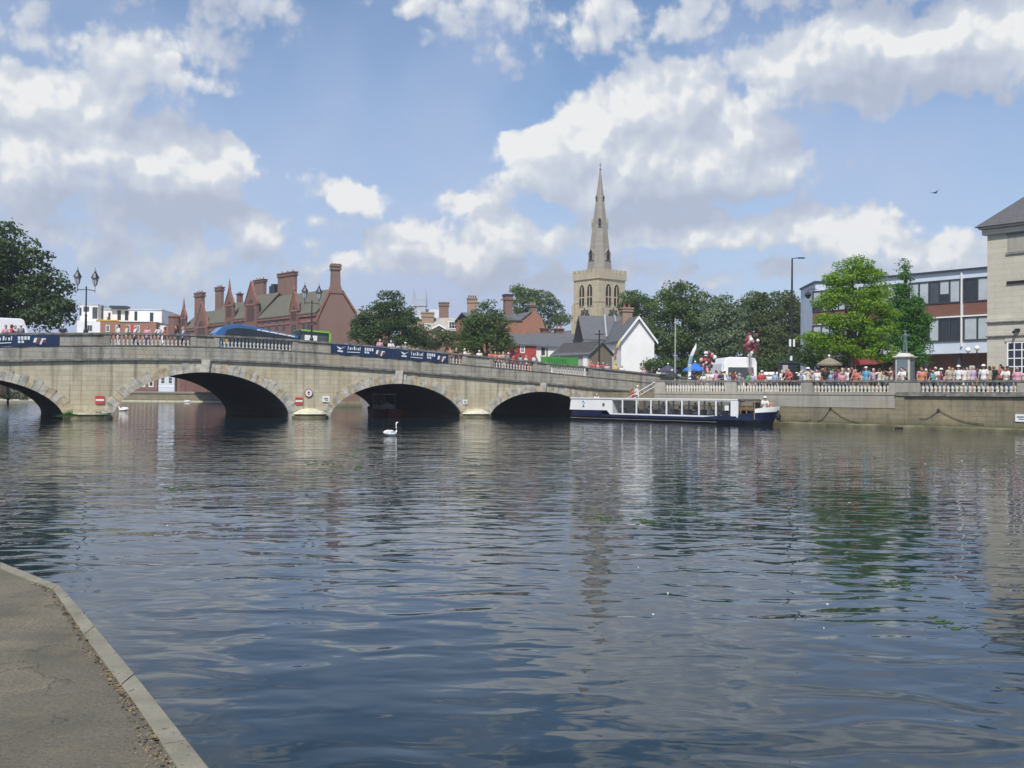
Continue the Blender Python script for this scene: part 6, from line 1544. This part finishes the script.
feather(613.5, 107, 366, 338, 4.6, MAT('yellow flag cloth',(.50,.48,.20),.7), MAT('red flag cloth',(.42,.16,.10),.7), 'yellow and red feather flag in front of the white house')
# parasols
def parasol(px, z, pyr, pyt, hwpx, mat, label, name='parasol', n=8):
    b = P(px, 380, z); zr = P(px, pyr, z).z-DECKZ; zt = P(px, pyt, z).z-DECKZ; r = hwpx*z/1000
    e = empty(name, (b.x,b.y,DECKZ), .3, label=label, cat='parasol')
    v = MB(); v.tube([(0,0,0),(0,0,zt+.1)], .03, 6); v.build('pole', M['steel'], e)
    v = MB(); v.lathe([(r,zr-.12),(r,zr),(r*.5,zr+(zt-zr)*.6),(.08,zt)], n=n); v.build('canopy', mat, e)
    v = MB(); v.ball((0,0,zt+.12), .09); v.build('finial', M['whitepaint'], e)
parasol(695, 92, 370, 363, 13, MAT('blue canvas',(.03,.16,.55),.7), 'blue parasol right of the tall white feather flag')
parasol(668, 96, 371, 365, 11, MAT('dark canvas',(.06,.055,.09),.7), 'dark parasol near the foot of the thin grey pole')
parasol(672, 86, 377, 371.5, 8, MAT('black canvas',(.03,.03,.03),.7), 'small black parasol just above the end of the river wall')
parasol(829, 72, 364, 357.5, 12.5, MAT('straw thatch',(.26,.22,.16),.9,.4,8), 'straw coloured parasol with white knob among the crowd')
parasol(855.5, 82, 363, 357, 4.5, MAT('red canvas',(.6,.03,.04),.7), 'small red parasol under the bright green tree')
v_e = empty('cafe_awning', P(868, 361, 86), R(-45), label='dark red awning behind the crowd, right of the small red parasol', cat='awning')
v = MB(); v.prismx([(-.9,-.35),(.9,.25),(.9,.30),(-.9,-.3)], -1.3, 1.3); v.build('canopy', MAT('dark red canvas',(.22,.03,.03),.8), v_e)
v = MB(); v.box(-1.25,-1.15,.8,.9,-2.9,.2); v.box(1.15,1.25,.8,.9,-2.9,.2); v.build('posts', M['iron'], v_e)
# refreshment van
f = FR(724, 93, 6); e = empty('refreshment_van', (f.x0, f.z0, DECKZ), f.a, label='white refreshment van with rounded roof among the riverside crowd', cat='van')
a = f.S(757); z0 = P(740, 357.5, 94).z - DECKZ
v = MB(); v.prism([(.1,.4),(a-.1,.4),(a,1.0),(a,z0-.5),(a-.15,z0-.12),(a-.5,z0),(.5,z0),(.15,z0-.15),(0,z0-.6),(0,1.0)], 0, 4.2); v.build('body', M['vanwhite'], e, bevel=.08)
v = MB(); v.prism([(.35,1.3),(a-.3,1.3),(a-.35,z0-.95),(.4,z0-.95)], -.02,-.001); v.build('windscreen', M['glassb'], e)
v = MB(); v.prism([(-.35,.8),(.0,.8),(.35,z0-.2),(-.1,z0-.5)], .3, .34); v.build('side_mirror', M['palepanel'], e)
v = MB(); v.box(.3,.6,-.05,0,.75,.95); v.box(a-.6,a-.3,-.05,0,.75,.95); v.build('headlights', M['lampglass'], e); wheels(e, (.3, a-.3), .9, 3.4)
# white stalls
for px, z_, wpx, pyt, lab in ((772,78,10,372,'white cloth covered stall right of the red dressed pair'),(812,84,14,373,'white cloth covered stall below the left of the straw parasol'),(640,101,0,0,'')):
    if not wpx: continue
    b = P(px, 380, z_); zt = P(px, pyt, z_).z-DECKZ; r = wpx*z_/1000; e = empty('market_stall', (b.x,b.y,DECKZ), R(-20), label=lab, cat='stall')
    v = MB(); v.box(-r,r,-.6,.6,.1,zt-.25); v.build('cloth_front', M['bannerwhite'], e)
    v = MB(); v.prismx([(-.75,zt-.24),(.75,zt-.24),(0,zt)], -r-.1, r+.1); v.build('canopy', M['whitepaint'], e)
# balloons: one bunch is one thing
def balloons(px, z, pyc, hh, wpx, n, label, seed):
    b = P(px, 380, z); e = empty('balloon_bunch', (b.x,b.y,DECKZ), 0, label=label, cat='balloons'); rn = random.Random(seed); c = P(px, pyc, z)-Vector((b.x,b.y,DECKZ))
    mats = [pmat('maroon'), pmat('white'), pmat('maroon'), pmat('pink'), pmat('red'), pmat('brown')]
    v = MB()
    for i in range(n):
        p = c + Vector((rn.gauss(0,wpx*z/1000*.45), rn.gauss(0,.4), rn.uniform(-1,1)*hh*z/1000)); v.tube([(0,0,1.2),(p.x*.5,p.y*.5,p.z*.55),p], .006, 4)
        bb = MB(); r = rn.uniform(.13,.19); bb.ball(p, r, r, r*1.12, 10, 7); bb.build('balloon', mats[i%6], e, True)
    v.build('strings', M['greyrender'], e)
balloons(750, 86, 345, 11, 6, 45, 'tall bunch of red and white balloons above the refreshment van', 3)
balloons(708, 85, 362, 9, 6, 34, 'lower bunch of pink and white balloons right of the blue parasol', 4)
# tall lamp column
b = P(791.5, 380, 77); e = empty('lamp_column', (b.x,b.y,DECKZ), 0, label='tall black lamp column with a short flat arm at its top', cat='street lamp'); T_ = P(791.5,258.5,77).z-DECKZ
v = MB(); v.lathe([(.17,0),(.17,1.4),(.11,1.5),(.09,T_*.6),(.06,T_)], n=10); v.build('column', M['iron'], e)
v = MB(); v.tube([(0,0,T_),(.5,0,T_+.06),(.8,0,T_+.06)], .035, 6); v.box(.45,.95,-.1,.1,T_+.0,T_+.09); v.build('lamp_arm', M['iron'], e)
v = MB(); z_ = P(791,343,77).z-DECKZ; v.box(-.24,-.10,-.2,-.12,z_-.28,z_+.28); v.box(.06,.20,-.2,-.12,z_-.28,z_+.28); z_ = P(791,358,77).z-DECKZ; v.box(-.16,.0,-.2,-.12,z_-.2,z_+.15); v.build('white_plates', M['bannerwhite'], e)
b = P(787, 380, 76); e = empty('kiosk', (b.x,b.y,DECKZ), 0, label='black box shaped kiosk at the foot of the tall lamp column', cat='kiosk'); zt = P(787,362,76).z-DECKZ
v = MB(); v.box(-.6,.6,-.4,.4,0,zt-.1); v.build('body', M['iron'], e); v = MB(); v.box(-.68,.68,-.48,.48,zt-.099,zt); v.build('lid', M['darkframe'], e); v = MB(); v.box(-.45,-.05,-.43,-.401,zt-.85,zt-.25); v.build('notice', M['greyrender'], e)
# lantern on bracket
b = P(815, 380, 100); e = empty('wall_lantern', P(815, 289, 102), 0, label='black hanging lantern on a bracket at the pale blue block', cat='lamp')
v = MB(); v.tube([(.3,.3,0),(-.4,0,0),(-.7,0,-.05)], .04, 6); v.build('bracket', M['iron'], e)
v = MB(); v.lathe([(.08,-1.0),(.22,-.85),(.38,-.6),(.12,-.3),(.04,-.05)], -.7, 0, 0, 8); v.build('lantern', M['iron'], e)
# thin pole
b = P(675, 380, 92); e = empty('flagpole', (b.x,b.y,DECKZ), 0, label='thin plain grey pole in front of the dark trees right of the white house', cat='pole'); T_ = P(675,319,92).z-DECKZ
v = MB(); v.lathe([(.11,0),(.11,.4),(.075,.5),(.06,T_),(.01,T_+.1)], n=8); v.build('shaft', M['steel'], e); v = MB(); v.lathe([(.2,0),(.2,.06),(.13,.1)], n=8); v.build('base', M['steel'], e)
b = P(599, 380, 105); e = empty('telegraph_pole', (b.x,b.y,DECKZ), 0, label='dark thin pole standing before the stone outbuilding, below the church', cat='pole'); T_ = P(599,330,105).z-DECKZ
v = MB(); v.lathe([(.12,0),(.07,T_)], n=8); v.build('shaft', M['iron'], e); v = MB(); v.box(-.5,.5,-.04,.04,T_-.5,T_-.4); v.build('crossarm', M['iron'], e)
# monument
s = QSof(905, 2.0); e = empty('monument', qw(s, 2.0, DECKZ), R(-42), label='pale stone pedestal with dark panel and small bronze statue by the wall', cat='monument'); Dm = qw(s,2).y
zz = lambda py: P(905, py, Dm).z - DECKZ
v = MB(); v.box(-.56,.56,-.56,.56,0,.35); v.box(-.47,.47,-.47,.47,.351,zz(357.5)); v.build('pedestal', M['plinth'], e, bevel=.03)
v = MB(); v.box(-.60,.60,-.60,.60,zz(357.5)+.001,zz(356.3)); v.lathe([(.7,zz(356.3)+.001),(.4,zz(353.8)),(.36,zz(353.2))], 0,0,0,4, rot=R(45)); v.build('cap', M['plinth'], e)
v = MB(); v.box(-.36,.36,-.50,-.471,.55,zz(359)); v.box(.471,.50,-.36,.36,.55,zz(359)); v.box(-.50,-.471,-.36,.36,.55,zz(359)); v.build('panel', M['plaque'], e)
v = MB(); h0 = zz(353.2); hs = zz(330)-h0; k = hs/1.0
v.tube([(-.10,0,h0),(-.09,0,h0+.25*k),(-.05,0,h0+.5*k)], [(.07),(.08),(.1)], 8); v.tube([(.10,0,h0),(.09,0,h0+.25*k),(.05,0,h0+.5*k)], [(.07),(.08),(.1)], 8)
v.tube([(0,0,h0+.45*k),(0,0,h0+.6*k),(0,0,h0+.78*k),(0,0,h0+.84*k)], [(.13),(.12),(.17),(.07)], 10); v.ball((0,0,h0+.92*k), .09,.1,.12)
v.tube([(-.15,0,h0+.78*k),(-.26,-.05,h0+.65*k),(-.16,-.15,h0+.55*k)], [.06,.05,.035], 7); v.tube([(.15,0,h0+.78*k),(.28,-.1,h0+.7*k),(.36,-.2,h0+.82*k)], [.06,.05,.035], 7)
v.box(-.25,.25,-.25,.25,h0-.01,h0+.06); me = remesh(v, 'statue', .03); me.materials.append(M['bronze']); o = bpy.data.objects.new('statue', me); COL.objects.link(o); o.parent = e
# swans
def swan(px, py, face, label, sc=1.0, up=True):
    b = PG(px, py, 0); e = empty('swan', (b.x,b.y,0), face, label=label, cat='swan'); e.scale = (sc,)*3
    v = MB(); v.tube([(-.62,0,.20),(-.45,0,.17),(-.2,0,.14),(.1,0,.13),(.32,0,.14),(.42,0,.17)], [(.03,.02),(.12,.08),(.2,.15),(.21,.17),(.15,.13),(.06,.06)], 12, up=Vector((0,0,1)))
    if up: v.tube([(.34,0,.16),(.46,0,.28),(.44,0,.48),(.42,0,.66),(.45,0,.78),(.52,0,.80)], [.075,.05,.04,.036,.042,.04], 10); hd = Vector((.52,0,.79))
    else: v.tube([(.34,0,.16),(.45,0,.26),(.44,0,.36),(.52,0,.40)], [.07,.05,.042,.042], 10); hd = Vector((.54,0,.39))
    v.ball(hd, .065,.045,.048)
    me = remesh(v, 'body', .014); me.materials.append(M['feather']); o = bpy.data.objects.new('body', me); COL.objects.link(o); o.parent = e
    v = MB(); v.tube([hd+Vector((.04,0,-.005)), hd+Vector((.10,0,-.02)), hd+Vector((.16,0,-.035))], [.022,.018,.008], 7); v.build('beak', M['orange'], e)
    v = MB()
    for sg in (-1,1): v.tube([(.2,sg*.13,.22),(-.1,sg*.15,.27),(-.45,sg*.07,.26),(-.6,sg*.03,.25)], [(.03,.06),(.045,.1),(.03,.07),(.01,.02)], 8, up=Vector((0,0,1)))
    v.build('wings', M['feather'], e, True)
swan(391, 436, R(52), 'white swan with raised neck swimming before the second arch from the right', .78)
swan(123, 411, R(160), 'white swan at the left foot of the widest arch', 1.1, False)
swan(187, 402.2, R(170), 'small white swan far off beyond the widest arch', 1.2, False)
# gull
p = P(935, 193, 60); e = empty('gull', p, R(20), label='small dark bird flying in the sky left of the stone building', cat='bird')
v = MB(); v.tube([(-.2,0,0),(0,0,.01),(.16,0,.02)], [.015,.045,.02], 6); v.build('body', M['iron'], e)
v = MB()
for sg in (-1,1): v.add([(.06,0,.02),(-.05,0,.02),(-.05,sg*.25,.10),(-.08,sg*.5,.04),(.05,sg*.26,.11)], [(0,1,2,4),(4,2,3)])
v.build('wings', M['iron'], e)
# floating weed and feathers: scattered specks
rn = random.Random(9); v = MB()
for i in range(60):
    z_ = rn.uniform(4,55)**1.0; x = rn.uniform(-.35,.5)*z_
    if x < -.27*z_ and z_ < 12: continue
    if rn.random() < .35: v.ball((x,z_,.004), .006+.0012*z_*rn.random(), .006+.001*z_*rn.random(), .005, 5, 3, 0)
for (px, py) in ((180,488),(330,463),(350,468),(690,514),(600,517),(640,520),(905,586),(940,622),(350,455),(370,450),(345,475)):
    c = PG(px, py, 0)
    for i in range(16):
        x, y = c.x+rn.gauss(0,.012*c.y), c.y+rn.gauss(0,.02*c.y); r = rn.uniform(.02,.07)*min(1.5,c.y/12); a = rn.uniform(0,3); v.ball((x,y,.003), r, r*.5, .006, 6, 3, 1)
o = v.build('floating_weed', [M['feather'], MAT('duckweed', (.05,.10,.03), .8)]); tag(o, 'scattered green weed and white specks floating on the river', 'floating weed', kind='stuff')
if __import__('os').environ.get('LABCHK'):
    for o in bpy.data.objects:
        if o.get('label') and len(o['label'].split()) > 16: print('LONG', len(o['label'].split()), o.name, o['label'])

# thin summer haze over the whole place
v = MB(); v.box(-950, 950, -200, 1200, -3, 75)
hzo = v.build('haze', []); tag(hzo, kind='stuff')
hm = bpy.data.materials.new('summer haze'); hm.use_nodes = True; hnt = hm.node_tree
for n_ in list(hnt.nodes): hnt.nodes.remove(n_)
ho = N(hnt, 'ShaderNodeOutputMaterial'); pv = N(hnt, 'ShaderNodeVolumePrincipled'); pv.inputs['Color'].default_value = (.85,.9,1,1)
pv.inputs['Density'].default_value = .0004; pv.inputs['Anisotropy'].default_value = .2; L(hnt, pv.outputs[0], ho.inputs['Volume'])
hzo.data.materials.append(hm)
